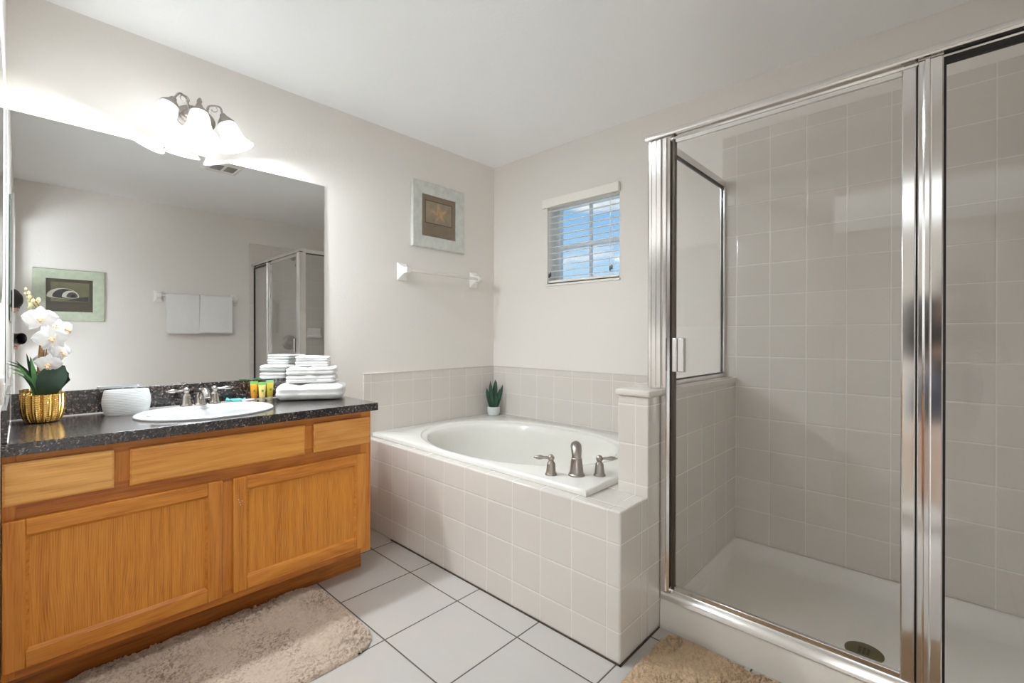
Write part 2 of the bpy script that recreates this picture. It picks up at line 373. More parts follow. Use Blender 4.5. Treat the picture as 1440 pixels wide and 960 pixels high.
# ------------------------------------------------------------------ mesh builder
class MB:
    def __init__(s): s.v, s.f = [], []
    def add(s, vs, fs):
        o = len(s.v); s.v += [tuple(p) for p in vs]; s.f += [tuple(i + o for i in q) for q in fs]; return s
    def box(s, a, b):
        x0, y0, z0 = a; x1, y1, z1 = b
        vs = [(x0, y0, z0), (x1, y0, z0), (x1, y1, z0), (x0, y1, z0), (x0, y0, z1), (x1, y0, z1), (x1, y1, z1), (x0, y1, z1)]
        return s.add(vs, [(0, 3, 2, 1), (4, 5, 6, 7), (0, 1, 5, 4), (1, 2, 6, 5), (2, 3, 7, 6), (3, 0, 4, 7)])
    def loft(s, rings, cap0=True, cap1=True, closed=True):
        n = len(rings[0]); o = len(s.v)
        for r in rings: s.v += [tuple(p) for p in r]
        for k in range(len(rings) - 1):
            for i in range(n if closed else n - 1):
                j = (i + 1) % n
                s.f.append((o + k * n + i, o + k * n + j, o + (k + 1) * n + j, o + (k + 1) * n + i))
        if cap0: s.f.append(tuple(o + i for i in reversed(range(n))))
        if cap1: s.f.append(tuple(o + (len(rings) - 1) * n + i for i in range(n)))
        return s
    def lathe(s, prof, c, axis=(0, 0, 1), n=32, cap0=True, cap1=True, rad=None):
        """prof: (radius, height) pairs along axis from c; rad(theta,t) may modulate the radius"""
        az = Vector(axis).normalized(); ax = az.orthogonal().normalized(); ay = az.cross(ax); c = Vector(c)
        rings = []
        for k, (r, h) in enumerate(prof):
            ring = []
            for i in range(n):
                a = 2 * math.pi * i / n
                q = r * (rad(a, k) if rad else 1)
                ring.append(c + az * h + (ax * math.cos(a) + ay * math.sin(a)) * q)
            rings.append(ring)
        return s.loft(rings, cap0, cap1)
    def tube(s, pts, r, n=10, cap=True):
        pts = [Vector(p) for p in pts]; rs = r if isinstance(r, (list, tuple)) else [r] * len(pts)
        rings = []; t0 = (pts[1] - pts[0]).normalized(); ax = t0.orthogonal().normalized()
        for i, p in enumerate(pts):
            t = (pts[min(i + 1, len(pts) - 1)] - pts[max(i - 1, 0)]).normalized()
            ax = (ax - t * ax.dot(t)).normalized(); ay = t.cross(ax)
            rings.append([p + (ax * math.cos(2 * math.pi * k / n) + ay * math.sin(2 * math.pi * k / n)) * rs[i] for k in range(n)])
        return s.loft(rings, cap, cap)
    def rbox(s, c, size, r, seg=(10, 10, 6), fn=None, M3=None):
        """soft box: rounded edges of radius r; fn(p)->p bends it afterwards (local coordinates)"""
        hx, hy, hz = [q / 2 for q in size]; c = Vector(c)
        idx = {}; vs, fs = [], []
        def vert(i, j, k):
            key = (i, j, k)
            if key in idx: return idx[key]
            p = Vector((-1 + 2 * i / seg[0], -1 + 2 * j / seg[1], -1 + 2 * k / seg[2]))
            # denser towards the rim
            p = Vector([math.sin(q * math.pi / 2) for q in p])
            q = Vector((p.x * hx, p.y * hy, p.z * hz))
            inn = Vector((max(-(hx - r), min(hx - r, q.x)), max(-(hy - r), min(hy - r, q.y)), max(-(hz - r), min(hz - r, q.z))))
            d = q - inn
            if d.length > 1e-9: q = inn + d.normalized() * r
            if fn: q = fn(q)
            if M3: q = M3 @ q
            idx[key] = len(vs); vs.append(c + q); return idx[key]
        X, Y, Z = seg
        for i in range(X):
            for j in range(Y):
                fs.append((vert(i, j, 0), vert(i, j + 1, 0), vert(i + 1, j + 1, 0), vert(i + 1, j, 0)))
                fs.append((vert(i, j, Z), vert(i + 1, j, Z), vert(i + 1, j + 1, Z), vert(i, j + 1, Z)))
        for i in range(X):
            for k in range(Z):
                fs.append((vert(i, 0, k), vert(i + 1, 0, k), vert(i + 1, 0, k + 1), vert(i, 0, k + 1)))
                fs.append((vert(i, Y, k), vert(i, Y, k + 1), vert(i + 1, Y, k + 1), vert(i + 1, Y, k)))
        for j in range(Y):
            for k in range(Z):
                fs.append((vert(0, j, k), vert(0, j, k + 1), vert(0, j + 1, k + 1), vert(0, j + 1, k)))
                fs.append((vert(X, j, k), vert(X, j + 1, k), vert(X, j + 1, k + 1), vert(X, j, k + 1)))
        return s.add(vs, fs)
    def sphere(s, c, r, n=16, m=10, sc=(1, 1, 1)):
        prof = [(max(1e-5, r * math.sin(math.pi * k / m)), -r * math.cos(math.pi * k / m)) for k in range(m + 1)]
        rings = [[(c[0] + p * math.cos(2 * math.pi * i / n) * sc[0], c[1] + p * math.sin(2 * math.pi * i / n) * sc[1], c[2] + h * sc[2]) for i in range(n)] for p, h in prof]
        return s.loft(rings)
    def build(s, name, m, parent=None, loc=None, smooth=40, bevel=0.0, bseg=2):
        base = Vector(parent['_o']) if parent is not None and '_o' in parent.keys() else Vector(loc if loc is not None else (0, 0, 0))
        me = bpy.data.meshes.new(name)
        me.from_pydata([tuple(Vector(p) - base) for p in s.v], [], s.f)
        bm = bmesh.new(); bm.from_mesh(me); bmesh.ops.recalc_face_normals(bm, faces=bm.faces); bm.to_mesh(me); bm.free()
        me.materials.append(m)
        o = bpy.data.objects.new(name, me); COL.objects.link(o)
        if parent is not None: o.parent = parent
        else: o.location = base
        o['_o'] = tuple(base)
        if smooth:
            me.shade_smooth(); me.set_sharp_from_angle(angle=math.radians(smooth))
        if bevel:
            b = o.modifiers.new('bevel', 'BEVEL'); b.width = bevel; b.segments = bseg; b.limit_method = 'ANGLE'; b.angle_limit = math.radians(40)
            b.harden_normals = False
        return o
def thing(name, label, cat, loc, group=None):
    o = bpy.data.objects.new(name, None); COL.objects.link(o); o.location = loc; o['_o'] = tuple(loc)
    o.empty_display_size = 0.05
    o['label'] = label; o['category'] = cat
    if group: o['group'] = group
    return o
def tag(o, label, cat, group=None):
    o['label'] = label; o['category'] = cat
    if group: o['group'] = group
    return o
def struct(o): o['kind'] = 'structure'; return o
def box(name, m, a, b, parent=None, bevel=0.0, bseg=2, loc=None):
    return MB().box(a, b).build(name, m, parent, loc, bevel=bevel, bseg=bseg)

# ------------------------------------------------------------------ room shell
TH = 0.12
struct(box('floor', M['floor'], (-TH, YF - TH, -0.08), (WX + TH, TH, 0)))
struct(box('ceiling', M['ceiling'], (-TH, YF - TH, H), (WX + TH, 0.15, H + 0.1)))
wl = struct(box('wall_left', M['wall'], (-TH, YF - TH, 0), (0, 0.15, H)))
wr = struct(box('wall_right', M['wall'], (WX, YF, 0), (WX + TH, 0.15, H)))
# window wall with its opening
wx0, wx1, wz0, wz1 = 0.53, 1.095, 1.497, 2.062
wb = MB().box((0, 0, 0), (wx0, 0.15, H)).box((wx1, 0, 0), (WX, 0.15, H)).box((wx0, 0, 0), (wx1, 0.15, wz0)).box((wx0, 0, wz1), (wx1, 0.15, H)).build('wall_back', M['wall'])
struct(wb)
# wall beside the vanity, doorway at its far end
dx0, dx1, dz = 2.02, 2.86, 2.04
wf = MB().box((0, YF - TH, 0), (dx0, YF, H)).box((dx1, YF - TH, 0), (WX + TH, YF, H)).box((dx0, YF - TH, dz), (dx1, YF, H)).build('wall_front', M['wall'])
struct(wf)
cs = MB()
cs.box((dx0 - 0.055, YF, 0), (dx0 + 0.004, YF + 0.009, dz + 0.055)).box((dx1 - 0.004, YF, 0), (dx1 + 0.055, YF + 0.009, dz + 0.055)).box((dx0 + 0.004, YF, dz - 0.004), (dx1 - 0.004, YF + 0.009, dz + 0.055))
struct(cs.build('trim_1', M['trim'], bevel=0.002))
# bedroom beyond the doorway
HY = -6.0
struct(box('floor_bedroom', M['hall_floor'], (0.2, HY, -0.08), (4.2, YF - TH, -0.002)))
struct(box('ceiling_bedroom', M['ceiling'], (0.2, HY, H), (4.2, YF - TH, H + 0.1)))
struct(box('wall_bedroom_left', M['bedroom'], (0.1, HY, 0), (0.2, YF - TH, H)))
struct(box('wall_bedroom_right', M['bedroom'], (4.2, HY, 0), (4.3, YF - TH, H)))
struct(box('wall_bedroom_back', M['bedroom'], (0.1, HY - 0.1, 0), (4.3, HY, H)))
struct(box('wall_bedroom_front', M['bedroom'], (WX + TH, YF - TH, 0), (4.3, YF - TH + 0.1, H)))
# baseboard along the right-hand wall
struct(box('baseboard_right', M['trim'], (WX - 0.012, YF + 0.02, 0), (WX, -0.83, 0.085), bevel=0.004))

# tile wainscot round the tub
ZW = 0.905
def bull(mb, a, b): return mb.box(a, b)
o = box('tile_wainscot', M['tile_wall_a'], (0, -1.099, 0.40), (0.009, -0.0, ZW), wl, bevel=0.004, bseg=3)
o = box('tile_cap_strip', M['tile_glaze'], (0, -1.1005, ZW - 0.0), (0.0105, 0.0, ZW + 0.004), wl, bevel=0.002)
o = box('tile_wainscot', M['tile_wall_b'], (0.009, -0.009, 0.40), (XP, 0, ZW), wb, bevel=0.004, bseg=3)
o = box('tile_cap_strip', M['tile_glaze'], (0.0105, -0.0105, ZW), (XP, 0.0, ZW + 0.004), wb, bevel=0.002)
# shower tile
ZS = 2.165
box('tile_surround', M['tile_shower_b'], (1.70, -0.009, 0.118), (WX, 0, ZS), wb, bevel=0.004, bseg=3)
box('tile_surround', M['tile_shower_y'], (WX - 0.009, -0.815, 0.118), (WX, -0.009, ZS), wr, bevel=0.004, bseg=3)

# tub apron and ledges (one tiled block with a well for the tub)
ap = MB()
ap.box((0.009, YT, 0), (XE, YT + 0.09, ZD))
ap.box((1.535, YT + 0.09, 0), (XP, -0.009, ZD))
ap.box((XP, YT + 0.09, 0), (XE, YP, ZD))
def apron_object():
    # separate materials for front, side and top faces
    me = bpy.data.meshes.new('wall_tub_apron')
    me.from_pydata(ap.v, [], ap.f)
    for k in ('tile_front', 'tile_side', 'tile_ledge'): me.materials.append(M[k])
    bm = bmesh.new(); bm.from_mesh(me); bmesh.ops.recalc_face_normals(bm, faces=bm.faces)
    for f in bm.faces:
        n = f.normal
        f.material_index = 2 if abs(n.z) > .7 else (1 if abs(n.x) > .7 else 0)
    bm.to_mesh(me); bm.free()
    return me
def solid_box_tiled(name, a, b, mats, bevel=0.006):
    """tiled block: mats = (front/back, sides, top)"""
    mb = MB().box(a, b)
    me = bpy.data.meshes.new(name); me.from_pydata(mb.v, [], mb.f)
    for k in mats: me.materials.append(M[k])
    bm = bmesh.new(); bm.from_mesh(me); bmesh.ops.recalc_face_normals(bm, faces=bm.faces)
    for f in bm.faces:
        n = f.normal
        f.material_index = 2 if abs(n.z) > .7 else (1 if abs(n.x) > .7 else 0)
    bm.to_mesh(me); bm.free()
    o = bpy.data.objects.new(name, me); COL.objects.link(o)
    if bevel:
        b_ = o.modifiers.new('bevel', 'BEVEL'); b_.width = bevel; b_.segments = 3; b_.limit_method = 'ANGLE'
    me.shade_smooth(); me.set_sharp_from_angle(angle=math.radians(50))
    return o
TM = ('tile_front', 'tile_side', 'tile_ledge')
a1 = struct(solid_box_tiled('wall_tub_apron', (0.009, YT, 0), (XE, YP + 0.002, ZD), TM, 0.007))
# the tub stands in a cut-out of this block
def cut(o, a, b):
    c = MB().box(a, b)
    me = bpy.data.meshes.new('cutter'); me.from_pydata(c.v, [], c.f)
    bm = bmesh.new(); bm.from_mesh(me); bmesh.ops.recalc_face_normals(bm, faces=bm.faces); bm.to_mesh(me); bm.free()
    co = bpy.data.objects.new('cutter', me); COL.objects.link(co)
    md = o.modifiers.new('cut', 'BOOLEAN'); md.operation = 'DIFFERENCE'; md.object = co; md.solver = 'EXACT'
    # move the cut before the bevel and apply it
    o.modifiers.move(len(o.modifiers) - 1, 0)
    dg = bpy.context.evaluated_depsgraph_get()
    bev = [m for m in o.modifiers if m.type == 'BEVEL']
    for m in bev: m.show_viewport = False
    dg.update()
    nm = bpy.data.meshes.new_from_object(o.evaluated_get(dg))
    o.modifiers.remove(md); o.data = nm
    for m in bev: m.show_viewport = True
    bpy.data.objects.remove(co)
cut(a1, (-0.1, YT + 0.075, 0.02), (1.525, 0.1, 1.0))
a2 = struct(solid_box_tiled('wall_tub_ledge', (1.532, YP + 0.002, 0), (XP, -0.009, ZD), TM, 0.0))
# low tiled wall between tub and shower, with its cap
pw = struct(solid_box_tiled('wall_low', (XP, YP, 0.0), (XE, -0.001, 0.905), TM, 0.005))
box('tile_surround', M['tile_shower_y'], (XE, -0.735, 0.118), (1.77, -0.009, 0.905), pw)
cap = MB().rbox(((XP + XE) / 2 - 0.0, YP / 2 - 0.004, 0.918), (0.150, 0.900, 0.028), 0.011, (8, 10, 6)).box((XE, -0.745, 0.906), (1.772, -0.01, 0.93))
cap.build('wall_cap', M['tile_glaze'], pw)

# floor joint against the apron (dark gap line)
struct(box('trim_2', plain('grout_dark', srgb(74, 62, 50), 0.9), (0.30, YT - 0.005, 0.0), (XE + 0.005, YT, 0.004)))
struct(box('trim_3', bpy.data.materials['grout_dark'], (XE, YT - 0.005, 0.0), (XE + 0.005, -0.795, 0.004)))

# ------------------------------------------------------------------ window with blind
wn1 = bpy.data.objects.new('window_1', None); COL.objects.link(wn1); wn1.location = (0.81, 0.12, wz0); wn1['_o'] = (0.81, 0.12, wz0); struct(wn1)
fr = MB()
fy0, fy1 = 0.095, 0.14
fr.box((wx0, fy0, wz0), (wx0 + 0.035, fy1, wz1)).box((wx1 - 0.035, fy0, wz0), (wx1, fy1, wz1)).box((wx0 + .035, fy0, wz0), (wx1 - .035, fy1, wz0 + 0.035)).box((wx0 + .035, fy0, wz1 - 0.035), (wx1 - .035, fy1, wz1))
fr.build('window_frame', M['vinyl'], wn1, bevel=0.003)
box('meeting_rail', M['vinyl'], (wx0 + .035, fy0 + .004, 1.745), (wx1 - .035, fy1 - .004, 1.775), wn1, bevel=0.003)
box('muntin', M['vinyl'], (0.803, fy0 + .012, wz0 + .035), (0.821, fy1 - .012, wz1 - .035), wn1, bevel=0.002)
box('window_pane', M['win_glass'], (wx0 + .035, 0.116, wz0 + .035), (wx1 - .035, 0.120, wz1 - .035), wn1)
box('window_sill', M['ceramic'], (wx0 - .012, -0.012, wz0 - 0.016), (wx1 + .008, 0.095, wz0), wn1, bevel=0.004)

bl = thing('window_blind', 'white horizontal slat blind open over the small window above the bathtub', 'blind', (0.81, 0.03, wz0))
hv = MB().box((0.500, -0.024, 2.022), (1.100, -0.012, 2.080)).box((0.500, -0.012, 2.022), (0.512, -0.0005, 2.080)).box((1.088, -0.012, 2.022), (1.100, -0.0005, 2.080))
hv.build('valance', M['blind'], bl, bevel=0.003)
box('headrail', M['blind'], (wx0 + 0.004, 0.006, 2.022), (wx1 - 0.004, 0.052, 2.060), bl, bevel=0.002)
sl = MB(); ns = 12; zs0, zs1 = 1.545, 2.005
for k in range(ns):
    z = zs0 + (zs1 - zs0) * k / (ns - 1)
    rings = []
    for x in (wx0 + 0.006, wx1 - 0.006):
        ring = []
        for q in range(7):
            a = q / 6 * 2 - 1
            ring.append((x, 0.029 + a * 0.024, z + 0.0028 * (1 - a * a) + a * 0.003))
        for q in range(6, -1, -1):
            a = q / 6 * 2 - 1
            ring.append((x, 0.029 + a * 0.024, z + 0.0028 * (1 - a * a) + a * 0.003 - 0.0026))
        rings.append(ring)
    sl.loft(rings)
sl.build('slats', M['blind'], bl, smooth=30)
MB().rbox(((wx0 + wx1) / 2, 0.029, 1.513), (wx1 - wx0 - 0.012, 0.05, 0.018), 0.005, (4, 4, 4)).build('bottom_rail', M['blind'], bl)
for x in (0.60, 1.025):
    for yy in (0.0035, 0.0545):
        MB().tube([(x, yy, 1.505), (x, yy, 2.03)], 0.0009, 6).build('ladder_cord', M['blind'], bl)
for cx, zz, n_ in ((0.553, 1.555, 2), (1.036, 1.56, 2)):
    for q in range(n_):
        x = cx - 0.006 + 0.013 * q; z = zz + (0.008 if q else 0)
        pc = MB().tube([(x, -0.001, z), (x, -0.001, 2.03)], 0.0008, 6).build('pull_cord', M['blind'], bl)
        MB().lathe([(0.002, 0.016), (0.0045, 0.008), (0.0058, -0.010), (0.0035, -0.016)], (x, -0.001, z), n=12).build('tassel', M['tassel'], pc)

# ------------------------------------------------------------------ bathtub
def ell(cx, cy, a, b, z, n, e=2.0, ph=0.0):
    out = []
    for i in range(n):
        t = 2 * math.pi * (i + 0.5) / n
        c, s_ = math.cos(t), math.sin(t)
        out.append((cx + a * math.copysign(abs(c) ** (2 / e), c), cy + b * math.copysign(abs(s_) ** (2 / e), s_), z))
    return out
tubx0, tubx1, tuby0, tuby1, zt = 0.0115, 1.560, -1.040, -0.0115, 0.553
tub = thing('bathtub', 'white oval soaking bathtub set in a tiled deck in the corner', 'bathtub', (0.78, -0.55, 0.03))
N = 64
ccx, ccy, ca, cb = 0.765, -0.565, 0.595, 0.425
def rect_ring(x0, x1, y0, y1, z, n):
    # rectangle points at the same angles as the ellipse, so the deck lofts cleanly
    out = []; mx, my = ccx, ccy
    for i in range(n):
        t = 2 * math.pi * (i + 0.5) / n
        c, s_ = math.cos(t), math.sin(t)
        k = 1e9
        dx_, dy_ = ca * c, cb * s_
        if dx_ > 1e-9: k = min(k, (x1 - mx) / dx_)
        if dx_ < -1e-9: k = min(k, (x0 - mx) / dx_)
        if dy_ > 1e-9: k = min(k, (y1 - my) / dy_)
        if dy_ < -1e-9: k = min(k, (y0 - my) / dy_)
        out.append([mx + k * dx_, my + k * dy_, z])
    # pull the nearest points into the four corners
    for X, Y in ((x0, y0), (x0, y1), (x1, y0), (x1, y1)):
        j = min(range(n), key=lambda i: (out[i][0] - X) ** 2 + (out[i][1] - Y) ** 2)
        out[j] = [X, Y, z]
    return [tuple(p) for p in out]
rings = [rect_ring(tubx0, tubx1, tuby0, tuby1, ZD + 0.0005, N), rect_ring(tubx0, tubx1, tuby0, tuby1, zt - 0.010, N),
         rect_ring(tubx0 + .003, tubx1 - .003, tuby0 + .003, tuby1 - .003, zt - 0.003, N), rect_ring(tubx0 + .010, tubx1 - .010, tuby0 + .010, tuby1 - .010, zt, N)]
E_ = lambda k, dz, e=2.15, sx=0.0: ell(ccx + sx, ccy, ca * k, cb * (k - (1 - k) * 0.15), zt + dz, N, e)
rings += [ell(ccx, ccy, ca + .055, cb + .030, zt, N, 2.1), ell(ccx, ccy, ca + .050, cb + .025, zt - .006, N, 2.1), ell(ccx, ccy, ca + .046, cb + .022, zt - .009, N, 2.1),
          ell(ccx, ccy, ca + .012, cb + .008, zt - .009, N, 2.1), E_(1.0, -0.013), E_(0.985, -0.025), E_(0.965, -0.05), E_(0.93, -0.13), E_(0.88, -0.26), E_(0.82, -0.36), E_(0.74, -0.42), E_(0.6, -0.445), E_(0.3, -0.45), E_(0.02, -0.452)]
MB().loft(rings, False, True).build('tub_shell', M['acrylic'], tub, smooth=45)
MB().lathe([(0.03, 0), (0.03, 0.004), (0.022, 0.006), (0.004, 0.006)], (1.12, -0.56, zt - 0.450)).build('tub_drain', M['nickel_dark'], tub)
MB().lathe([(0.038, 0), (0.038, 0.008), (0.03, 0.012), (0.004, 0.013)], (1.275, -0.56, zt - 0.11), axis=(-1, 0, 0.18)).build('overflow_plate', M['nickel_dark'], tub)

# ------------------------------------------------------------------ faucets
def lever(c, d, L, m, parent, r=0.0075):
    """tapered wing lever with a ball joint"""
    d = Vector(d).normalized(); c = Vector(c)
    o_ = MB().sphere(c, 0.0145, 14, 10)
    prof = [(0.0, .55), (.10, .8), (.2, .62), (.32, .70), (.5, 1.15), (.66, 1.2), (.82, .85), (.9, .45), (.94, .62), (1.0, .35)]
    o_.tube([c + d * (0.012 + L * t) for t, _ in prof], [r * s_ for _, s_ in prof], 12)
    return o_.build('lever', m, parent)
def valve_handle(c, d, m, parent, s=1.0, L=0.062):
    c = Vector(c)
    h = MB().lathe([(0.0255 * s, 0), (0.0255 * s, 0.004), (0.0225 * s, 0.008), (0.0205 * s, 0.012), (0.0175 * s, 0.046 * s), (0.0160 * s, 0.050 * s), (0.010 * s, 0.058 * s), (0.0095 * s, 0.064 * s)], c, n=24).build('handle', m, parent)
    lever(c + Vector((0, 0, 0.071 * s)), d, L, m, h, 0.0078 * s)
    return h
def tub_spout(c, d, m, parent):
    c = Vector(c); d = Vector(d).normalized()
    b = MB().lathe([(0.0345, 0), (0.0345, 0.005), (0.031, 0.009), (0.0290, 0.014), (0.0230, 0.066), (0.0230, 0.071), (0.020, 0.074)], c, n=28)
    z = Vector((0, 0, 1))
    b.tube([c + z * .066, c + z * .084 + d * .002, c + z * .101 + d * .014, c + z * .112 + d * .034, c + z * .110 + d * .056, c + z * .097 + d * .074, c + z * .085 + d * .080],
           [.019, .0205, .0225, .0235, .0225, .021, .019], 18)
    return b.build('spout', m, parent)
tf = thing('bathtub_faucet', 'brushed nickel tub faucet with two lever handles on the tub deck corner', 'faucet', (1.422, -0.905, zt))
dcor = Vector((-0.62, 0.78, 0))
valve_handle((1.338, -0.972, zt), (-0.74, -0.60, 0.02), M['nickel_dark'], tf)
valve_handle((1.493, -0.842, zt), (0.74, 0.66, 0.02), M['nickel_dark'], tf)
tub_spout((1.421, -0.905, zt), dcor, M['nickel_dark'], tf)

# ------------------------------------------------------------------ shower
pan = thing('shower_pan', 'off-white shower pan with raised curb below the glass enclosure', 'shower pan', (2.35, -0.4, 0.0))
px0, px1, py0, py1 = XE + 0.001, WX - 0.001, -0.79, -0.002
def rr(x0, x1, y0, y1, z, r=0.03, k=6):
    out = []
    for cx, cy, a0 in ((x1 - r, y1 - r, 0), (x0 + r, y1 - r, 90), (x0 + r, y0 + r, 180), (x1 - r, y0 + r, 270)):
        for i in range(k + 1):
            a = math.radians(a0 + 90 * i / k); out.append((cx + r * math.cos(a), cy + r * math.sin(a), z))
    return out
pr = [rr(px0, px1, py0, py1, 0.0, .004), rr(px0, px1, py0, py1, 0.095, .004), rr(px0, px1, py0 + .004, py1, 0.110, .004), rr(px0, px1, py0 + .013, py1, 0.117, .004),
      rr(px0 + .002, px1 - .002, py0 + .02, py1 - .001, 0.117, .006), rr(px0 + .036, px1 - .012, py0 + .085, py1 - .012, 0.117, .02), rr(px0 + .042, px1 - .02, py0 + .10, py1 - .02, 0.110, .03),
      rr(px0 + .060, px1 - .04, py0 + .115, py1 - .04, 0.062, .05), rr(px0 + .085, px1 - .065, py0 + .14, py1 - .065, 0.046, .06), rr(px0 + .12, px1 - .1, py0 + .17, py1 - .10, 0.042, .06),
      rr(2.30, 2.40, -0.53, -0.44, 0.036, .04)]
MB().loft(pr, True, True).build('pan_shell', M['pan'], pan, smooth=35)
drm = plain('drain_bronze', srgb(112, 104, 76), 0.35, 0.7, var=0.05)
dr = MB().lathe([(0.056, 0), (0.056, 0.003), (0.050, 0.0045), (0.003, 0.0045)], (2.345, -0.486, 0.036), n=36).build('shower_drain', drm, pan)
sl = MB()
for i in range(-2, 3):
    w_ = 0.026 - abs(i) * 0.006
    for j in (-1, 0, 1):
        sl.box((2.345 + j * .012 - .004, -0.486 + i * .009 - .002, 0.0405), (2.345 + j * .012 + .004, -0.486 + i * .009 + .002, 0.0412))
sl.build('drain_slots', M['gasket'], dr)

se = thing('shower_enclosure', 'framed clear glass shower enclosure with hinged door and bright metal frame', 'shower enclosure', (2.3, -0.765, 0.117))
YS = -0.765
hd = MB()
def xprof(x0, x1, prof): 
    hd.loft([[(x0, y, z) for y, z in prof], [(x1, y, z) for y, z in prof]])
xprof(1.672, WX - 0.010, [(YS - .030, 1.912), (YS - .034, 1.922), (YS - .030, 1.934), (YS - .018, 1.941), (YS + .020, 1.941), (YS + .024, 1.906), (YS - .004, 1.904), (YS - .006, 1.910)])
hd.build('header', M['chrome'], se, smooth=50)
MB().loft([[(x, y, z) for y, z in ((YS - .028, .1175), (YS - .022, .134), (YS - .008, .146), (YS - .004, .152), (YS + .012, .152), (YS + .016, .138), (YS + .028, .1175))] for x in (XE + .003, WX - .010)]).build('sill_track', M['chrome'], se, smooth=30)
# corner post: fluted, standing on the cap of the low wall; door jamb beside it down to the curb
cp = MB()
prof = []
x_, k = 1.684, 0
flutes = [(1.684, -.793), (1.690, -.797), (1.698, -.797), (1.700, -.792), (1.706, -.792), (1.708, -.797), (1.718, -.797), (1.720, -.792), (1.727, -.792), (1.729, -.797), (1.738, -.797), (1.738, -.740), (1.684, -.740)]
cp.loft([[(x, y, z) for x, y in flutes] for z in (0.934, 1.905)])
cp.build('corner_post', M['chrome'], se, smooth=0)
jb = MB()
jprof = [(1.7385, -.792), (1.748, -.796), (1.760, -.796), (1.763, -.790), (1.772, -.786), (1.772, -.745), (1.7385, -.745)]
jb.loft([[(x, y, z) for x, y in jprof] for z in (0.150, 1.905)])
jb.build('jamb', M['chrome'], se, smooth=0)
# door
dr_ = MB()
dr_.box((1.776, YS - .012, 0.158), (1.7865, YS + .008, 1.900))
dg = dr_.build('door', plain('door_edge_dark', srgb(92, 84, 74), 0.3, 0.7), se, bevel=0.001)
box('door_stile', M['chrome_mirror'], (2.457, YS - .016, 0.158), (2.4895, YS + .012, 1.900), dg, bevel=0.004)
box('door_top_rail', M['chrome'], (1.787, YS - .008, 1.886), (2.457, YS + .004, 1.900), dg, bevel=0.001)
box('door_bottom_rail', M['chrome'], (1.787, YS - .010, 0.156), (2.457, YS + .006, 0.172), dg, bevel=0.002)
box('door_glass', M['glass'], (1.7868, YS - .004, 0.172), (2.4568, YS + .001, 1.886), dg)
hn = MB().box((1.7885, YS - .038, 1.001), (1.806, YS - .0135, 1.131)).box((1.806, YS - .030, 1.001), (1.830, YS - .004, 1.131))
hn.build('door_handle', M['chrome_mirror'], dg, bevel=0.003)
gk = MB().box((2.4895, YS - .006, 0.156), (2.4925, YS + .004, 1.904)).build('hinge_gap', M['gasket'], se)
# centre post, rounded front face
pp = [(2.4925, YS + .022), (2.4925, YS - .014), (2.495, YS - .017), (2.503, YS - .017), (2.506, YS - .0185), (2.5085, YS - .024), (2.517, YS - .024), (2.5195, YS - .0185), (2.522, YS - .018), (2.5425, YS - .018), (2.5455, YS - .015), (2.5455, YS + .022)]
MB().loft([[(x, y, z) for x, y in pp] for z in (0.152, 1.9055)]).build('hinge_post', M['chrome_mirror'], se, smooth=0)
fx = MB().box((2.5455, YS - .008, 0.152), (2.551, YS + .008, 1.904)).box((2.551, YS - .008, 1.887), (WX - .012, YS + .008, 1.904)).box((WX - .018, YS - .008, 0.152), (WX - .0095, YS + .008, 1.887)).build('fixed_panel', M['gasket'], se)
box('panel_glass', M['glass'], (2.551, YS - .003, 0.153), (WX - .018, YS + .002, 1.887), fx)
# return panel over the low wall
XR = 1.708
rp = MB().box((XR - .012, -0.740, 1.906), (XR + .012, -0.010, 1.938)).box((XR - .012, -0.740, 0.9325), (XR + .012, -0.010, 0.951)).box((XR - .012, -0.030, 0.951), (XR + .012, -0.010, 1.906)).build('return_panel', M['chrome'], se, bevel=0.002)
MB().box((XR - .004, -0.740, 1.897), (XR + .004, -0.030, 1.9065)).box((XR - .004, -0.036, 0.951), (XR + .004, -0.0295, 1.897)).box((XR - .004, -0.736, 0.9505), (XR + .004, -0.036, 0.956)).build('panel_gasket', M['gasket'], rp)
box('panel_glass', M['glass'], (XR - .0025, -0.739, 0.9565), (XR + .0025, -0.0365, 1.8965), rp)

# shower fittings on the right-hand wall
sv = thing('shower_valve', 'round nickel shower valve with a lever on the tiled right wall', 'shower valve', (WX - .009, -0.40, 1.09))
MB().lathe([(0.082, 0), (0.082, 0.006), (0.070, 0.013), (0.03, 0.016), (0.026, 0.05), (0.018, 0.056)], (WX - .0088, -0.40, 1.09), axis=(-1, 0, 0), n=36).build('escutcheon', M['nickel'], sv)
lever((WX - 0.068, -0.40, 1.09), (-0.1, 0.2, -1), 0.07, M['nickel'], sv, 0.009)
sh = thing('overhead_shower', 'nickel shower head on a bent arm high on the tiled wall', 'shower head', (WX - .009, -0.36, 2.05))
MB().lathe([(0.03, 0), (0.03, 0.005), (0.012, 0.012)], (WX - .0088, -0.36, 2.06), axis=(-1, 0, 0), n=24).tube([(WX - .012, -0.36, 2.06), (WX - .07, -0.36, 2.062), (WX - .12, -0.36, 2.04), (WX - .15, -0.36, 2.0)], 0.010, 12).build('shower_arm', M['nickel'], sh)
MB().lathe([(0.012, 0), (0.018, 0.02), (0.038, 0.05), (0.040, 0.062), (0.030, 0.064)], (WX - .145, -0.36, 2.006), axis=(-0.55, 0, -0.83), n=28).build('spray_face', M['nickel'], sh)
sd = MB().rbox((WX - .009 - .022, -0.13, 1.20), (0.044, 0.155, 0.115), 0.010, (6, 8, 8))
sd.rbox((WX - .009 - .048, -0.13, 1.160), (0.075, 0.150, 0.022), 0.009, (8, 8, 4))
tag(sd.build('soap_dish', M['ceramic'], loc=(WX - .009, -0.13, 1.14)), 'white ceramic soap dish set in the shower tile of the right wall', 'soap dish')

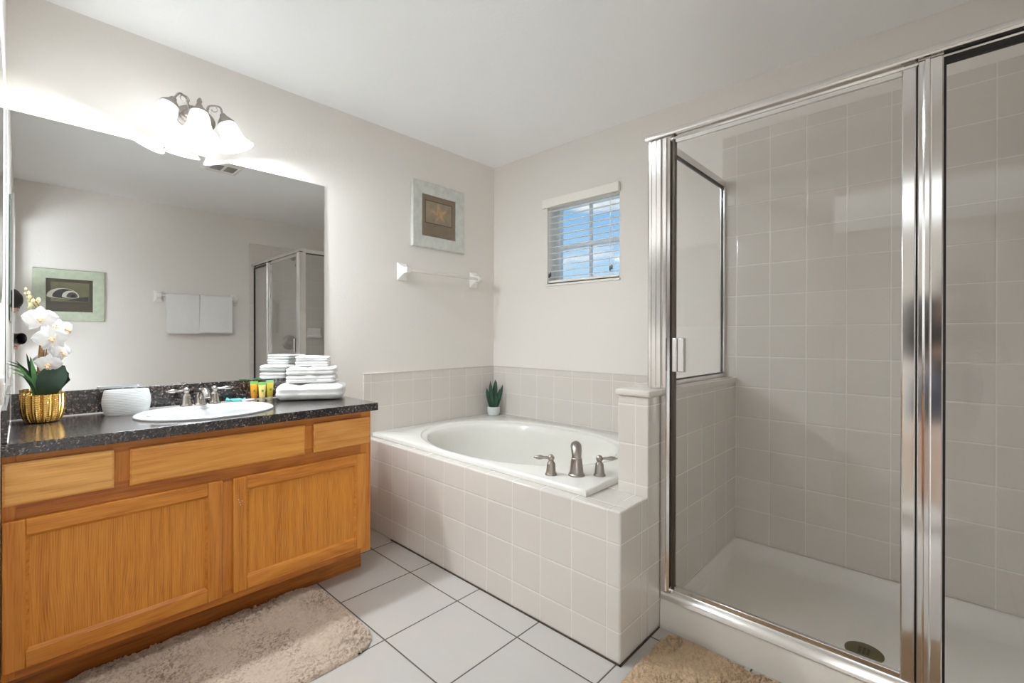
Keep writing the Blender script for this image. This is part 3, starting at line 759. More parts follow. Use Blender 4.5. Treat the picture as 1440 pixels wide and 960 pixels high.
# ------------------------------------------------------------------ vanity
XFc = 0.535                                  # face frame plane
VY0, VY1 = YF + 0.001, -1.352
vc = thing('vanity_cabinet', 'honey oak bathroom vanity cabinet with two doors and three drawer fronts', 'vanity cabinet', (0.27, -1.95, 0))
zt_ = ZC - 0.0375
box('side_panel', M['oak_v'], (0.002, VY0, 0.109), (XFc - 0.018, VY0 + 0.016, zt_), vc)
box('side_panel', M['oak_v'], (0.002, VY1 - 0.016, 0.109), (XFc - 0.018, VY1, zt_), vc)
box('back_panel', M['oak_h'], (0.002, VY0 + 0.016, 0.109), (0.012, VY1 - 0.016, zt_), vc)
box('bottom_panel', M['oak_h'], (0.012, VY0 + 0.016, 0.109), (XFc - 0.018, VY1 - 0.016, 0.125), vc)
z0, z1 = 0.109, ZC - 0.0375
box('frame_stile', M['oak_v'], (XFc - .018, VY1 - .05, z0), (XFc, VY1, z1), vc, bevel=0.0015)
box('frame_stile', M['oak_v'], (XFc - .018, VY0, z0), (XFc, VY0 + .03, z1), vc, bevel=0.0015)
box('frame_mullion', M['oak_v'], (XFc - .018, -1.99, z0 + .045), (XFc - .0005, -1.93, .572), vc)
box('frame_mullion', M['oak_v'], (XFc - .018, -2.305, .645), (XFc - .0005, -2.24, z1 - .035), vc)
box('frame_mullion', M['oak_v'], (XFc - .018, -1.68, .645), (XFc - .0005, -1.62, z1 - .035), vc)
for za_, zb_ in ((z1 - .035, z1), (.572, .645), (z0, z0 + .045)):
    box('frame_rail', M['oak_frame_shaded'], (XFc - .018, VY0 + .03, za_), (XFc - .0002, VY1 - .05, zb_), vc)
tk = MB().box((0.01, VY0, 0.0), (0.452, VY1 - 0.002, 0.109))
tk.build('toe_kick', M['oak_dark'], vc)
def front_slab(name, y0, y1, za, zb, m):
    mb = MB()
    rings = []
    for x, d in ((XFc + .0005, 0.004), (XFc + .006, 0.0), (XFc + .013, 0.0), (XFc + .018, 0.006)):
        rings.append([(x, y0 + d, za + d), (x, y1 - d, za + d), (x, y1 - d, zb - d), (x, y0 + d, zb - d)])
    return mb.loft(rings).build(name, m, vc, smooth=20)
front_slab('drawer', VY0 + .002, -2.294, .631, .756, M['oak_drawer'])
front_slab('drawer', -2.253, -1.669, .627, .752, wood('oak_drawer_wide', 'y', srgb(232, 168, 84), srgb(220, 150, 68), srgb(190, 120, 48), 14.2))
front_slab('drawer', -1.632, -1.365, .626, .751, wood('oak_drawer_small', 'y', srgb(228, 166, 90), srgb(212, 144, 68), srgb(180, 112, 48), 21.5))
def cab_door(y0, y1, za, zb, pm, fw_=0.048):
    # frame: top and bottom rails, two stiles with mitred inner bead, flat panel
    xa, xb = XFc + .0005, XFc + .019
    d = box('door', M[pm], (xa + .001, y0 + fw_, za + fw_), (xb - .0115, y1 - fw_, zb - fw_), vc)
    box('door_stile', M['oak_v'], (xa, y0, za), (xb, y0 + fw_, zb), d, bevel=0.003)
    box('door_stile', M['oak_v'], (xa, y1 - fw_, za), (xb, y1, zb), d, bevel=0.003)
    box('door_rail', M['oak_h'], (xa, y0 + fw_, za), (xb - .0004, y1 - fw_, za + fw_), d, bevel=0.003)
    box('door_rail', M['oak_h'], (xa, y0 + fw_, zb - fw_), (xb - .0004, y1 - fw_, zb), d, bevel=0.003)
    iy0, iy1, iz0, iz1 = y0 + fw_, y1 - fw_, za + fw_, zb - fw_
    bd = MB()
    r1 = [(xb - .003, iy0, iz0), (xb - .003, iy1, iz0), (xb - .003, iy1, iz1), (xb - .003, iy0, iz1)]
    q = .008
    r2 = [(xb - .011, iy0 + q, iz0 + q), (xb - .011, iy1 - q, iz0 + q), (xb - .011, iy1 - q, iz1 - q), (xb - .011, iy0 + q, iz1 - q)]
    bd.loft([r1, r2], False, False).build('panel_bead', M['oak_h'], d, smooth=0)
    return d
cab_door(VY0 + .002, -1.979, .140, .584, 'oak_panel')
d2 = cab_door(-1.943, -1.385, .140, .582, 'oak_panel_b')
# old screw marks where a knob once sat
mk = MB()
for dy, dzz in ((0, 0), (0.009, 0.004), (0.003, -0.010), (-0.004, 0.012)):
    mk.sphere((XFc + .0191, -1.922 + dy, .487 + dzz), 0.0016, 8, 6)
mk.build('screw_marks', M['plaster'], d2)

ct = thing('countertop', 'dark speckled granite countertop with backsplash on the oak vanity', 'countertop', (0.28, -1.94, ZC - .037))
CY0, CY1 = YF + .001, -1.326
scx, scy, sa, sb = 0.296, -1.966, 0.214, 0.246     # sink rim
def top_slab():
    n = 64; mb = MB()
    def rect(z):
        out = []
        for i in range(n):
            t = 2 * math.pi * (i + .5) / n; c, s_ = math.cos(t) * .19, math.sin(t) * .22
            k = min([((0.56 - scx) / c) if c > 1e-9 else 1e9, ((0.002 - scx) / c) if c < -1e-9 else 1e9, ((CY1 - scy) / s_) if s_ > 1e-9 else 1e9, ((CY0 - scy) / s_) if s_ < -1e-9 else 1e9])
            out.append([scx + k * c, scy + k * s_, z])
        for X, Y in ((0.56, CY1), (0.56, CY0), (0.002, CY0), (0.002, CY1)):
            j = min(range(n), key=lambda i: (out[i][0] - X) ** 2 + (out[i][1] - Y) ** 2); out[j] = [X, Y, z]
        return out
    inn = lambda z: [(scx + .19 * math.cos(2 * math.pi * (i + .5) / n), scy + .22 * math.sin(2 * math.pi * (i + .5) / n), z) for i in range(n)]
    mb.loft([inn(ZC - .036), rect(ZC - .036), rect(ZC), inn(ZC), inn(ZC - .036)], False, False)
    return mb
top_slab().build('counter_slab', M['granite'], ct, smooth=20, bevel=0.0015)
box('backsplash', M['granite'], (0.0015, CY0, ZC + .0003), (0.020, -1.339, 0.913), ct, bevel=0.0015)
box('side_splash', M['granite'], (0.0205, CY0, ZC + .0003), (0.545, CY0 + .012, 0.913), ct, bevel=0.0015)
MB().box((0.020, CY0 + .012, ZC + .0002), (0.0225, -1.339, ZC + .0035)).box((0.020, CY0 + .012, ZC), (0.0235, CY0 + .0155, 0.9125)).box((0.0235, CY0 + .012, ZC), (0.545, CY0 + .0145, ZC + .003)).build('caulk_line', M['grout'], ct)

sk = thing('sink', 'white oval drop-in sink in the dark granite countertop', 'sink', (scx, scy, ZC))
n = 56
def se_(a, b, z, dx=0.0): return [(scx + dx + a * math.cos(2 * math.pi * i / n), scy + b * math.sin(2 * math.pi * i / n), z) for i in range(n)]
rg = [se_(sa, sb, ZC + .0004), se_(sa + .001, sb + .001, ZC + .006), se_(sa - .004, sb - .004, ZC + .0115), se_(sa - .014, sb - .014, ZC + .0125)]
rg += [se_(.150, .205, ZC + .010, .040), se_(.146, .200, ZC + .006, .040), se_(.142, .196, ZC - .004, .040), se_(.132, .185, ZC - .05, .038), se_(.11, .155, ZC - .10, .035), se_(.07, .10, ZC - .135, .03), se_(.022, .022, ZC - .145, .03)]
MB().loft(rg, True, True).build('basin', M['porcelain'], sk, smooth=50)
MB().lathe([(0.022, 0), (0.022, 0.003), (0.017, 0.005), (0.003, 0.004)], (scx + .03, scy, ZC - .1448), n=24).build('sink_drain', M['nickel'], sk)
fa = thing('sink_faucet', 'brushed nickel two-handle faucet at the back of the white sink', 'faucet', (0.128, -1.955, ZC + .0122))
zf = ZC + .0118
valve_handle((0.130, -2.008, zf), (0.10, -1, 0.03), M['nickel'], fa, 0.94, 0.063)
valve_handle((0.130, -1.902, zf), (0.10, 1, 0.03), M['nickel'], fa, 0.94, 0.063)
spm = MB().lathe([(0.025, 0), (0.025, 0.004), (0.0215, 0.008), (0.0205, 0.045), (0.018, 0.052), (0.006, 0.056), (0.0055, 0.064), (0.009, 0.068), (0.0085, 0.072), (0.002, 0.075)], (0.126, -1.955, zf), n=28)
c = Vector((0.126, -1.955, zf)); z = Vector((0, 0, 1)); d = Vector((1, 0, 0))
spm.tube([c + z * .030 + d * .010, c + z * .052 + d * .030, c + z * .066 + d * .055, c + z * .066 + d * .080, c + z * .052 + d * .098, c + z * .040 + d * .102], [.012, .0135, .0145, .0148, .014, .013], 16)
spm.build('spout', M['nickel'], fa)

# mirror (its foot stands a little proud of the wall)
mi = MB()
MY0, MY1, MZ0, MZ1, TL = YF + .002, -1.3393, 0.9135, 1.9745, 0.0056
def mring(off): return [(off + TL, MY0, MZ0), (off + TL, MY1, MZ0), (off, MY1, MZ1), (off, MY0, MZ1)]
mo = MB().loft([[(0.0008, MY0, MZ0), (0.0008, MY1, MZ0), (0.0008, MY1, MZ1), (0.0008, MY0, MZ1)], mring(.0040)], True, True)
me_ = thing('wall_mirror', 'large frameless rectangular mirror above the vanity backsplash', 'mirror', (0.0, -1.94, MZ0))
mo.build('mirror_backing', M['mirror_edge'], me_, smooth=0)
MB().loft([mring(.0042), mring(.0052)]).build('mirror_glass', M['mirror'], me_, smooth=0)

# small bevelled mirror on the wall beside the vanity, clipped corners
sm = thing('side_mirror', 'small frameless mirror with clipped corners on the wall left of the vanity', 'mirror', (1.04, YF, 1.2))
def clip(x0, x1, z0_, z1_, c_, y): return [(x0 + c_, y, z0_), (x1 - c_, y, z0_), (x1, y, z0_ + c_), (x1, y, z1_ - c_), (x1 - c_, y, z1_), (x0 + c_, y, z1_), (x0, y, z1_ - c_), (x0, y, z0_ + c_)]
MB().loft([clip(.72, 1.36, 1.215, 1.83, .07, YF + .0005), clip(.72, 1.36, 1.215, 1.83, .07, YF + .005)]).build('mirror_body', M['mirror_edge'], sm, smooth=0)
MB().loft([clip(.72, 1.36, 1.215, 1.83, .07, YF + .0051), clip(.74, 1.34, 1.235, 1.81, .065, YF + .0075)]).build('mirror_glass', M['mirror'], sm, smooth=0)
ol = thing('wall_outlet', 'white outlet plate on the wall left of the vanity counter', 'outlet', (.62, YF, .98))
MB().rbox((.62, YF + .004, .98), (.115, .007, .075), .003, (6, 3, 6)).build('cover_plate', M['plaster'], ol)
for dx_ in (-.02, .02): MB().rbox((.62 + dx_, YF + .0085, .98), (.026, .004, .034), .0018, (4, 3, 4)).build('socket', M['ceramic'], ol)

# ------------------------------------------------------------------ vanity light
vl = thing('vanity_light', 'three-lamp brushed nickel wall light with frosted bell shades above the mirror', 'wall light', (0.0, -1.955, 2.14))
LY, LZ = -1.950, 2.142
pl = [[(x, LY + ay * math.cos(2 * math.pi * i / 40), LZ + az_ * math.sin(2 * math.pi * i / 40)) for i in range(40)] for x, ay, az_ in ((.0008, .080, .058), (.006, .080, .058), (.012, .074, .052), (.016, .060, .040), (.024, .054, .034), (.027, .046, .027))]
MB().loft(pl).build('backplate', M['nickel_dark'], vl, smooth=35)
MB().lathe([(0.010, 0), (0.012, .006), (0.006, .012), (0.006, .045), (0.009, .052), (0.004, .060)], (0.028, LY + .012, LZ + .026), n=14).build('finial', M['nickel_dark'], vl)
lamps = [((0.125, -2.068, 2.128), (0.10, -0.38, -0.92)), ((0.135, -1.965, 2.128), (0.22, -0.05, -0.97)), ((0.125, -1.860, 2.122), (0.10, 0.36, -0.93))]
bulbs = []
for k, (c, ax) in enumerate(lamps):
    c = Vector(c); ax = Vector(ax).normalized(); side = (-1, 0, 1)[k]
    # arm: rises from the plate, arches over and drops into the socket
    p0 = Vector((0.024, LY + side * .030, LZ)); top = c - ax * 0.034
    apex = Vector(((p0.x + top.x) / 2 + .02, (p0.y + top.y) / 2, max(top.z, LZ) + .038))
    ctrl = [p0, p0 + Vector((.030, side * .006, .012)), apex + Vector((-.025, -side * .02, -.004)), apex, apex + Vector((.020, side * .018, -.008)), top]
    pts = []
    for i in range(25):
        t = i / 24 * (len(ctrl) - 1); j = min(int(t), len(ctrl) - 2); f = t - j
        g = lambda q: ctrl[max(0, min(len(ctrl) - 1, q))]
        a, b, c2, d2_ = g(j - 1), g(j), g(j + 1), g(j + 2)
        pts.append(0.5 * ((2 * b) + (c2 - a) * f + (2 * a - 5 * b + 4 * c2 - d2_) * f * f + (3 * b - a - 3 * c2 + d2_) * f ** 3))
    arm = MB().tube(pts, 0.0044, 10)
    # small scroll under the arch
    sc = []
    for i in range(22):
        a = math.radians(200 - i * 17); r_ = 0.020 * (1 - i / 40)
        sc.append(apex + Vector((0.004, -side * 0.004 + r_ * math.cos(a) * (side if side else 1), -0.018 + r_ * math.sin(a))))
    if side: arm.tube(sc, 0.0022, 8)
    arm.build('arm', M['nickel_dark'], vl)
    so = MB().lathe([(0.006, -.036), (0.012, -.032), (0.015, -.022), (0.030, -.004), (0.036, .004), (0.037, .010), (0.031, .011)], c, axis=ax, n=28).build('socket_cup', M['nickel_dark'], vl)
    outer = [(0.030, .002), (0.034, .010), (0.0395, .026), (0.0425, .046), (0.0455, .066), (0.050, .082), (0.058, .098), (0.069, .112), (0.074, .120)]
    prof = outer + [(r_ - .0032, h - .0008) for r_, h in reversed(outer)]
    sd_ = MB().lathe(prof, c, axis=ax, n=40, cap0=False, cap1=False)
    sd_.build('glass_shade', M['shade'], vl, smooth=60)
    MB().lathe([(0.011, .008), (0.013, .02), (0.022, .044), (0.024, .058), (0.019, .072), (0.006, .080)], c, axis=ax, n=20).build('bulb', M['bulb'], vl)
    bulbs.append(c + ax * 0.080)
for k, b in enumerate(bulbs):
    l = bpy.data.lights.new('vanity_bulb', 'POINT'); l.energy = P_BULB; l.color = (0.87, 0.95, 1.0); l.shadow_soft_size = 0.035
    q = bpy.data.objects.new('vanity_bulb', l); COL.objects.link(q); q.location = b

# added fill light, shaped as a round flush lamp, unseen above the frame
cl = thing('added_fill_light', 'added round fill light, unseen, on the ceiling in front of the vanity', 'fill light', (0.92, -1.93, H))
MB().lathe([(.178, .0005), (.178, .046), (.174, .050), (.168, .050), (.166, .046), (.166, .004)], (0.92, -1.93, H), axis=(0, 0, -1), n=48, cap1=False).build('base_ring', M['trim'], cl)
MB().lathe([(.164, .022), (.150, .034), (.11, .044), (.05, .049), (.002, .050)], (0.92, -1.93, H), axis=(0, 0, -1), n=48).build('diffuser', emissive('fill_diffuser', (0.88, 0.95, 1.0, 1), E_DOME), cl, smooth=60)

# ------------------------------------------------------------------ pictures
def picture(name, label, plane, c, wy, hz, fwid, mframe, art):
    """plane: 'A' (x=0, faces +x) or 'W' (x=WX, faces -x); c = (y,z) centre"""
    s = 1 if plane == 'A' else -1; x0 = 0.0 if plane == 'A' else WX
    X = lambda d: x0 + s * d
    t = thing(name, label, 'picture', (x0, c[0], c[1] - hz / 2), 'framed shell pictures')
    y0, y1, z0_, z1_ = c[0] - wy / 2, c[0] + wy / 2, c[1] - hz / 2, c[1] + hz / 2
    def ring(d, ins): return [(X(d), y0 + ins, z0_ + ins), (X(d), y1 - ins, z0_ + ins), (X(d), y1 - ins, z1_ - ins), (X(d), y0 + ins, z1_ - ins)]
    MB().loft([ring(.001, 0), ring(.018, 0), ring(.024, .006), ring(.022, .03), ring(.018, fwid * .55), ring(.020, fwid * .85), ring(.016, fwid), ring(.008, fwid), ring(.001, fwid)], False, False).build('frame', mframe, t, smooth=25)
    iy0, iy1, iz0, iz1 = y0 + fwid, y1 - fwid, z0_ + fwid, z1_ - fwid
    pp_ = MB(); a_, b_ = sorted((X(.0015), X(.008))); pp_.box((a_, iy0 - .003, iz0 - .003), (b_, iy1 + .003, iz1 + .003))
    pr_ = pp_.build('print', art['card'], t)
    art['fn'](pr_, X, s, iy0, iy1, iz0, iz1)
    a_, b_ = sorted((X(.0125), X(.0140)))
    MB().box((a_, iy0 + .0005, iz0 + .0005), (b_, iy1 - .0005, iz1 - .0005)).build('glazing', M['win_glass'], t)
    return t
def slab(pts2, X, d0, d1):
    return MB().loft([[(X(d0), y, z) for y, z in pts2], [(X(d1), y, z) for y, z in pts2]])
def script_lines(pr_, X, y0, y1, z, m, n_=3):
    rnd = random.Random(5)
    mb = MB()
    for k in range(n_):
        ya = y0 + (y1 - y0) * (0.08 + 0.1 * k); yb = y1 - (y1 - y0) * (0.1 + .12 * ((k * 2) % 3)); zz = z - k * .022
        pts = [(X(.0088), ya + (yb - ya) * i / 40, zz + .006 * math.sin(i * 1.7 + k) + .005 * math.sin(i * .9)) for i in range(41)]
        mb.tube(pts, .0007, 5)
    mb.build('scroll_marks', m, pr_)
card_b = plain('card_brown', srgb(146, 122, 100), 0.7, var=0.14, vscale=9)
card_in = plain('card_tan', srgb(172, 150, 124), 0.7, var=0.22, vscale=14)
card_line = plain('card_border', srgb(82, 62, 46), 0.7)
def starfish_art(pr_, X, s, y0, y1, z0_, z1_):
    w_, h_ = y1 - y0, z1_ - z0_
    a0, a1, b0, b1 = y0 + w_ * .10, y1 - w_ * .10, z0_ + h_ * .32, z1_ - h_ * .12
    slab([(a0, b0), (a1, b0), (a1, b1), (a0, b1)], X, .0081, .0084).build('inner_border', card_line, pr_)
    q = .006
    slab([(a0 + q, b0 + q), (a1 - q, b0 + q), (a1 - q, b1 - q), (a0 + q, b1 - q)], X, .0084, .0087).build('inner_card', card_in, pr_)
    cy_, cz_ = (a0 + a1) / 2 + .008, (b0 + b1) / 2 + .004
    mb = MB()
    for k in range(5):
        a = math.radians(90 + 72 * k + 8); L = .066 if k != 1 else .085
        dy, dz_ = math.cos(a), math.sin(a); py, pz = -dz_, dy
        rings = []
        for i in range(9):
            t = i / 8; r_ = .0165 * (1 - t) ** .8 + .0028; bend = .006 * math.sin(t * 2 + k)
            cyy, czz = cy_ + dy * L * t + py * bend, cz_ + dz_ * L * t + pz * bend
            rings.append([(X(.0086 + .0032 * (1 - .5 * t) * math.sin(math.pi * j / 6)), cyy + py * r_ * math.cos(math.pi * j / 6), czz + pz * r_ * math.cos(math.pi * j / 6)) for j in range(7)])
        mb.loft(rings)
    mb.build('starfish', plain('starfish_tan', srgb(208, 164, 128), 0.7, var=0.2, vscale=60), pr_)
    script_lines(pr_, X, y0 + .02, y1 - .02, z0_ + h_ * .22, card_in)
def shell_art(pr_, X, s, y0, y1, z0_, z1_):
    w_, h_ = y1 - y0, z1_ - z0_
    a0, a1, b0, b1 = y0 + w_ * .10, y1 - w_ * .08, z0_ + h_ * .31, z1_ - h_ * .10
    slab([(a0, b0), (a1, b0), (a1, b1), (a0, b1)], X, .0081, .0084).build('inner_card', plain('card_olive', srgb(134, 128, 100), 0.7, var=0.25, vscale=10), pr_)
    ym = (a0 + a1) / 2 - .015; zb = b0 + .042
    whorl = [(0.100, 0.072, -.030, M['dish_in']), (0.078, 0.066, -.018, plain('shell_grey', srgb(66, 62, 62), .5)), (0.052, 0.052, .014, M['dish_in']), (0.036, 0.040, .026, plain('shell_taupe', srgb(96, 84, 78), .5)), (.016, .018, .032, M['gasket'])]
    for k, (ra, rb, off, mm) in enumerate(whorl):
        pts = [(ym + off * 1.0 + ra * math.cos(math.pi * i / 20), zb + rb * math.sin(math.pi * i / 20)) for i in range(21)]
        pts += [(ym + off + ra * math.cos(math.pi + math.pi * i / 10), zb + .22 * rb * math.sin(math.pi + math.pi * i / 10)) for i in range(1, 10)]
        slab(pts, X, .0084 + .0004 * k, .0088 + .0004 * k).build('shell_whorl', mm, pr_)
    slab([(ym - .01, b0 + .008), (a1 - .004, b0 + .004), (a1 - .004, b0 + .05), (ym + .06, b0 + .035)], X, .00845, .0086).build('painted_shadow', plain('card_shadow', srgb(74, 72, 70), .7, var=.15), pr_)
    script_lines(pr_, X, y0 + .02, y1 - .02, z0_ + h_ * .2, plain('scroll_ochre', srgb(150, 132, 100), .7), 2)
fA = plain('frame_whitewash', srgb(208, 209, 203), 0.5, var=0.10, vscale=26)
fW = plain('frame_sage', srgb(190, 198, 176), 0.5, var=0.10, vscale=26)
picture('starfish_picture', 'whitewashed square frame with a starfish print above the towel bar by the tub', 'A', (-0.5385, 1.946), 0.448, 0.438, 0.080, fA, dict(card=card_b, fn=starfish_art))
picture('shell_picture', 'pale green frame with a spiral shell print, seen in the mirror on the far wall', 'W', (-2.216, 1.505), 0.452, 0.438, 0.080, fW, dict(card=plain('card_umber', srgb(96, 86, 74), 0.7, var=0.14, vscale=9), fn=shell_art))

# ------------------------------------------------------------------ towel bars
def towel_bar(label, plane, ya, yb, z, mbar):
    s = 1 if plane == 'A' else -1; x0 = 0.0 if plane == 'A' else WX
    t = thing('towel_bar', label, 'towel bar', (x0, (ya + yb) / 2, z), 'ceramic towel bars')
    for y in (ya, yb):
        rings = []
        for d, hw, up_, dn in ((.0008, .037, .052, .060), (.008, .037, .052, .060), (.014, .031, .044, .050), (.024, .024, .034, .036), (.040, .019, .026, .024), (.052, .018, .022, .020), (.074, .018, .020, .018), (.080, .014, .016, .014)):
            rings.append([(x0 + s * d, y - hw, z - dn), (x0 + s * d, y + hw, z - dn), (x0 + s * d, y + hw, z + up_), (x0 + s * d, y - hw, z + up_)])
        MB().loft(rings).build('post', M['ceramic'], t, smooth=35, bevel=0.003)
    MB().tube([(x0 + s * .062, ya + .012, z), (x0 + s * .062, yb - .012, z)], 0.0095, 20).build('bar', mbar, t)
    return t
barm = plain('bar_cream', srgb(232, 226, 218), 0.2, var=0.01)
towel_bar('white ceramic towel bar, empty, under the starfish picture beside the tub', 'A', -0.828, -0.215, 1.552, barm)
towel_bar('white ceramic towel bar holding two hand towels, seen in the mirror', 'W', -1.605, -0.965, 1.545, barm)
def hung_towel(label, y0, y1, za, zb, slant):
    x = WX - .062; r = .0150; th = .011
    mb = MB(); ny = 14
    def path(off):
        pts = []
        for i in range(13): pts.append((x - r - off, za + (1.545 - za) * i / 12))
        for i in range(1, 8):
            a = math.pi - math.pi * i / 8; pts.append((x + (r + off) * math.cos(a), 1.545 + (r + off) * math.sin(a)))
        for i in range(13): pts.append((x + r + off, 1.545 - (1.545 - zb) * i / 12))
        return pts
    po, pi_ = path(th), path(0.0006)
    loop = po + pi_[::-1]
    rings = []
    for k in range(ny + 1):
        t = k / ny
        ring = []
        for j, (px_, pz_) in enumerate(loop):
            f = max(0, (1.545 - pz_) / .36)
            y = y0 + (y1 - y0) * t + slant * f * (0.5 - t) * 0.6 + slant * f * .3
            w_ = .003 * math.sin(t * 9 + slant * 30) * f
            ring.append((min(px_ - w_ * (1 if px_ < x else -.4), WX - .004), y, pz_))
        rings.append(ring)
    o_ = mb.loft(rings).build('hand_towel', M['towel'], loc=(x, (y0 + y1) / 2, za), smooth=50)
    tag(o_, label, 'towel', 'hand towels on the bar')
    b_ = MB()
    return o_
hung_towel('white hand towel on the wall bar, the left one in the mirror', -1.562, -1.290, 1.185, 1.20, .030)
hung_towel('white hand towel on the wall bar, the right one in the mirror, nearer the shower', -1.284, -1.000, 1.195, 1.180, -.012)

# ------------------------------------------------------------------ ceiling vent
cv = thing('ceiling_vent', 'square white exhaust fan cover on the ceiling, seen in the mirror', 'vent', (1.46, -1.455, H))
def vr(z, i): return [(1.338 + i, -1.575 + i, z), (1.582 - i, -1.575 + i, z), (1.582 - i, -1.338 - i, z), (1.338 + i, -1.338 - i, z)]
MB().loft([vr(H - .0005, 0), vr(H - .008, 0), vr(H - .020, .018), vr(H - .020, .03), vr(H - .014, .034), vr(H - .014, .1)]).build('cover', M['plaster'], cv, smooth=20)
for y0_ in (-1.53, -1.44):
    g = MB()
    for k in range(7): g.box((1.40 + k * .018, y0_, H - .0165), (1.409 + k * .018, y0_ + .07, H - .0142))
    g.build('grille', plain('grille_grey', srgb(150, 148, 146), 0.6), cv)

# ------------------------------------------------------------------ things on the counter
# orchid in a gold pot
op = thing('potted_orchid', 'white orchid with grassy leaves in a ribbed gold pot on the counter', 'potted plant', (0.125, -2.449, ZC))
pc = Vector((0.125, -2.449, ZC))
def lobes(a, k): return 1 + 0.11 * abs(math.cos(5.5 * a)) ** .8 - 0.06
prof = [(0.036, .0005), (0.044, .004), (0.051, .016), (0.0565, .04), (0.0585, .07), (0.058, .098), (0.059, .104), (0.055, .104), (0.054, .085)]
MB().lathe(prof, pc, n=110, cap1=False, rad=lobes).build('pot', M['gold'], op, smooth=35)
MB().lathe([(0.053, .086), (0.03, .092), (0.004, .094)], pc, n=30).build('moss', M['soil'], op)
def leafmesh(p0, p1, p2, w, facing, n_=14, fold=0.15, tip=1.0, basew=0.25, cross=5, thick=0.0012):
    """blade along a quadratic curve, with thickness; facing = surface normal hint"""
    p0, p1, p2 = Vector(p0), Vector(p1), Vector(p2); fc = Vector(facing)
    top, bot = [], []
    for i in range(n_ + 1):
        t = i / n_
        p = (1 - t) ** 2 * p0 + 2 * t * (1 - t) * p1 + t * t * p2
        tg = (2 * (1 - t) * (p1 - p0) + 2 * t * (p2 - p1)).normalized()
        sd_ = tg.cross(fc).normalized(); nn = sd_.cross(tg).normalized()
        ww = w * (basew + (1 - basew) * math.sin(min(1, t / .55) * math.pi / 2)) * (max(0.0, 1 - max(0, (t - .45) / .55) ** (2.2 * tip))) * .5 + .0004
        r1, r2 = [], []
        for j in range(cross):
            u_ = j / (cross - 1) * 2 - 1
            q = p + sd_ * ww * u_ - nn * fold * ww * (1 - abs(u_))
            r1.append(q + nn * thick * .5); r2.append(q - nn * thick * .5)
        top.append(r1 + r2[::-1])
    return top
def leaf(name, parent, m, *a, **k):
    return MB().loft(leafmesh(*a, **k)).build(name, m, parent, smooth=60)
leaf('broad_leaf', op, M['leaf'], (0.135, -2.440, .90), (0.165, -2.442, .98), (0.140, -2.392, 1.020), .078, (1, -.25, .1), fold=.12, tip=1.6, basew=.45, cross=7)
leaf('broad_leaf', op, M['leaf'], (0.120, -2.430, .90), (0.110, -2.410, .985), (0.120, -2.380, .99), .062, (.7, .6, .3), fold=.15, tip=1.6, basew=.4, cross=7)
rnd = random.Random(3)
for k, (tip_, mid_, w_) in enumerate([((.13, -2.540, 1.033), (.13, -2.47, 1.01), .006), ((.14, -2.536, 1.018), (.14, -2.470, 1.000), .005), ((.14, -2.518, 1.034), (.13, -2.475, .97), .010), ((.13, -2.490, 1.062), (.12, -2.478, .98), .011),
                                 ((.13, -2.480, 1.05), (.14, -2.470, .98), .012), ((.12, -2.468, 1.01), (.12, -2.47, .96), .010), ((.15, -2.50, .985), (.14, -2.475, .955), .008), ((.12, -2.528, 1.000), (.12, -2.475, .985), .005), ((.10, -2.475, 1.02), (.11, -2.47, .97), .010)]):
    leaf('grass_blade', op, M['blade'] if k % 3 else M['leaf'], (.125 + rnd.uniform(-.01, .01), -2.464 + rnd.uniform(-.008, .008), .905), mid_, tip_, w_, (1, .1, .2), fold=.3, basew=.7, cross=3, thick=.0007)
MB().tube([(.122, -2.458, .905), (.120, -2.457, 1.02), (.120, -2.450, 1.12), (.122, -2.444, 1.19), (.125, -2.455, 1.235), (.130, -2.474, 1.265), (.130, -2.490, 1.298)], [.0042, .004, .0036, .003, .0024, .002, .0014], 8).build('flower_stem', M['stem'], op)
MB().tube([(.128, -2.452, .905), (.130, -2.446, 1.0), (.128, -2.440, 1.09)], [.0035, .003, .002], 8).build('flower_stem', M['stem'], op)
for c_, r_ in (((.131, -2.494, 1.301), .0045), ((.132, -2.487, 1.287), .0055), ((.133, -2.484, 1.272), .006), ((.134, -2.476, 1.258), .007), ((.136, -2.462, 1.262), .0075), ((.132, -2.481, 1.245), .0075)):
    MB().sphere(c_, r_, 12, 8, (1, .85, 1.25)).build('bud', M['bud'], op)
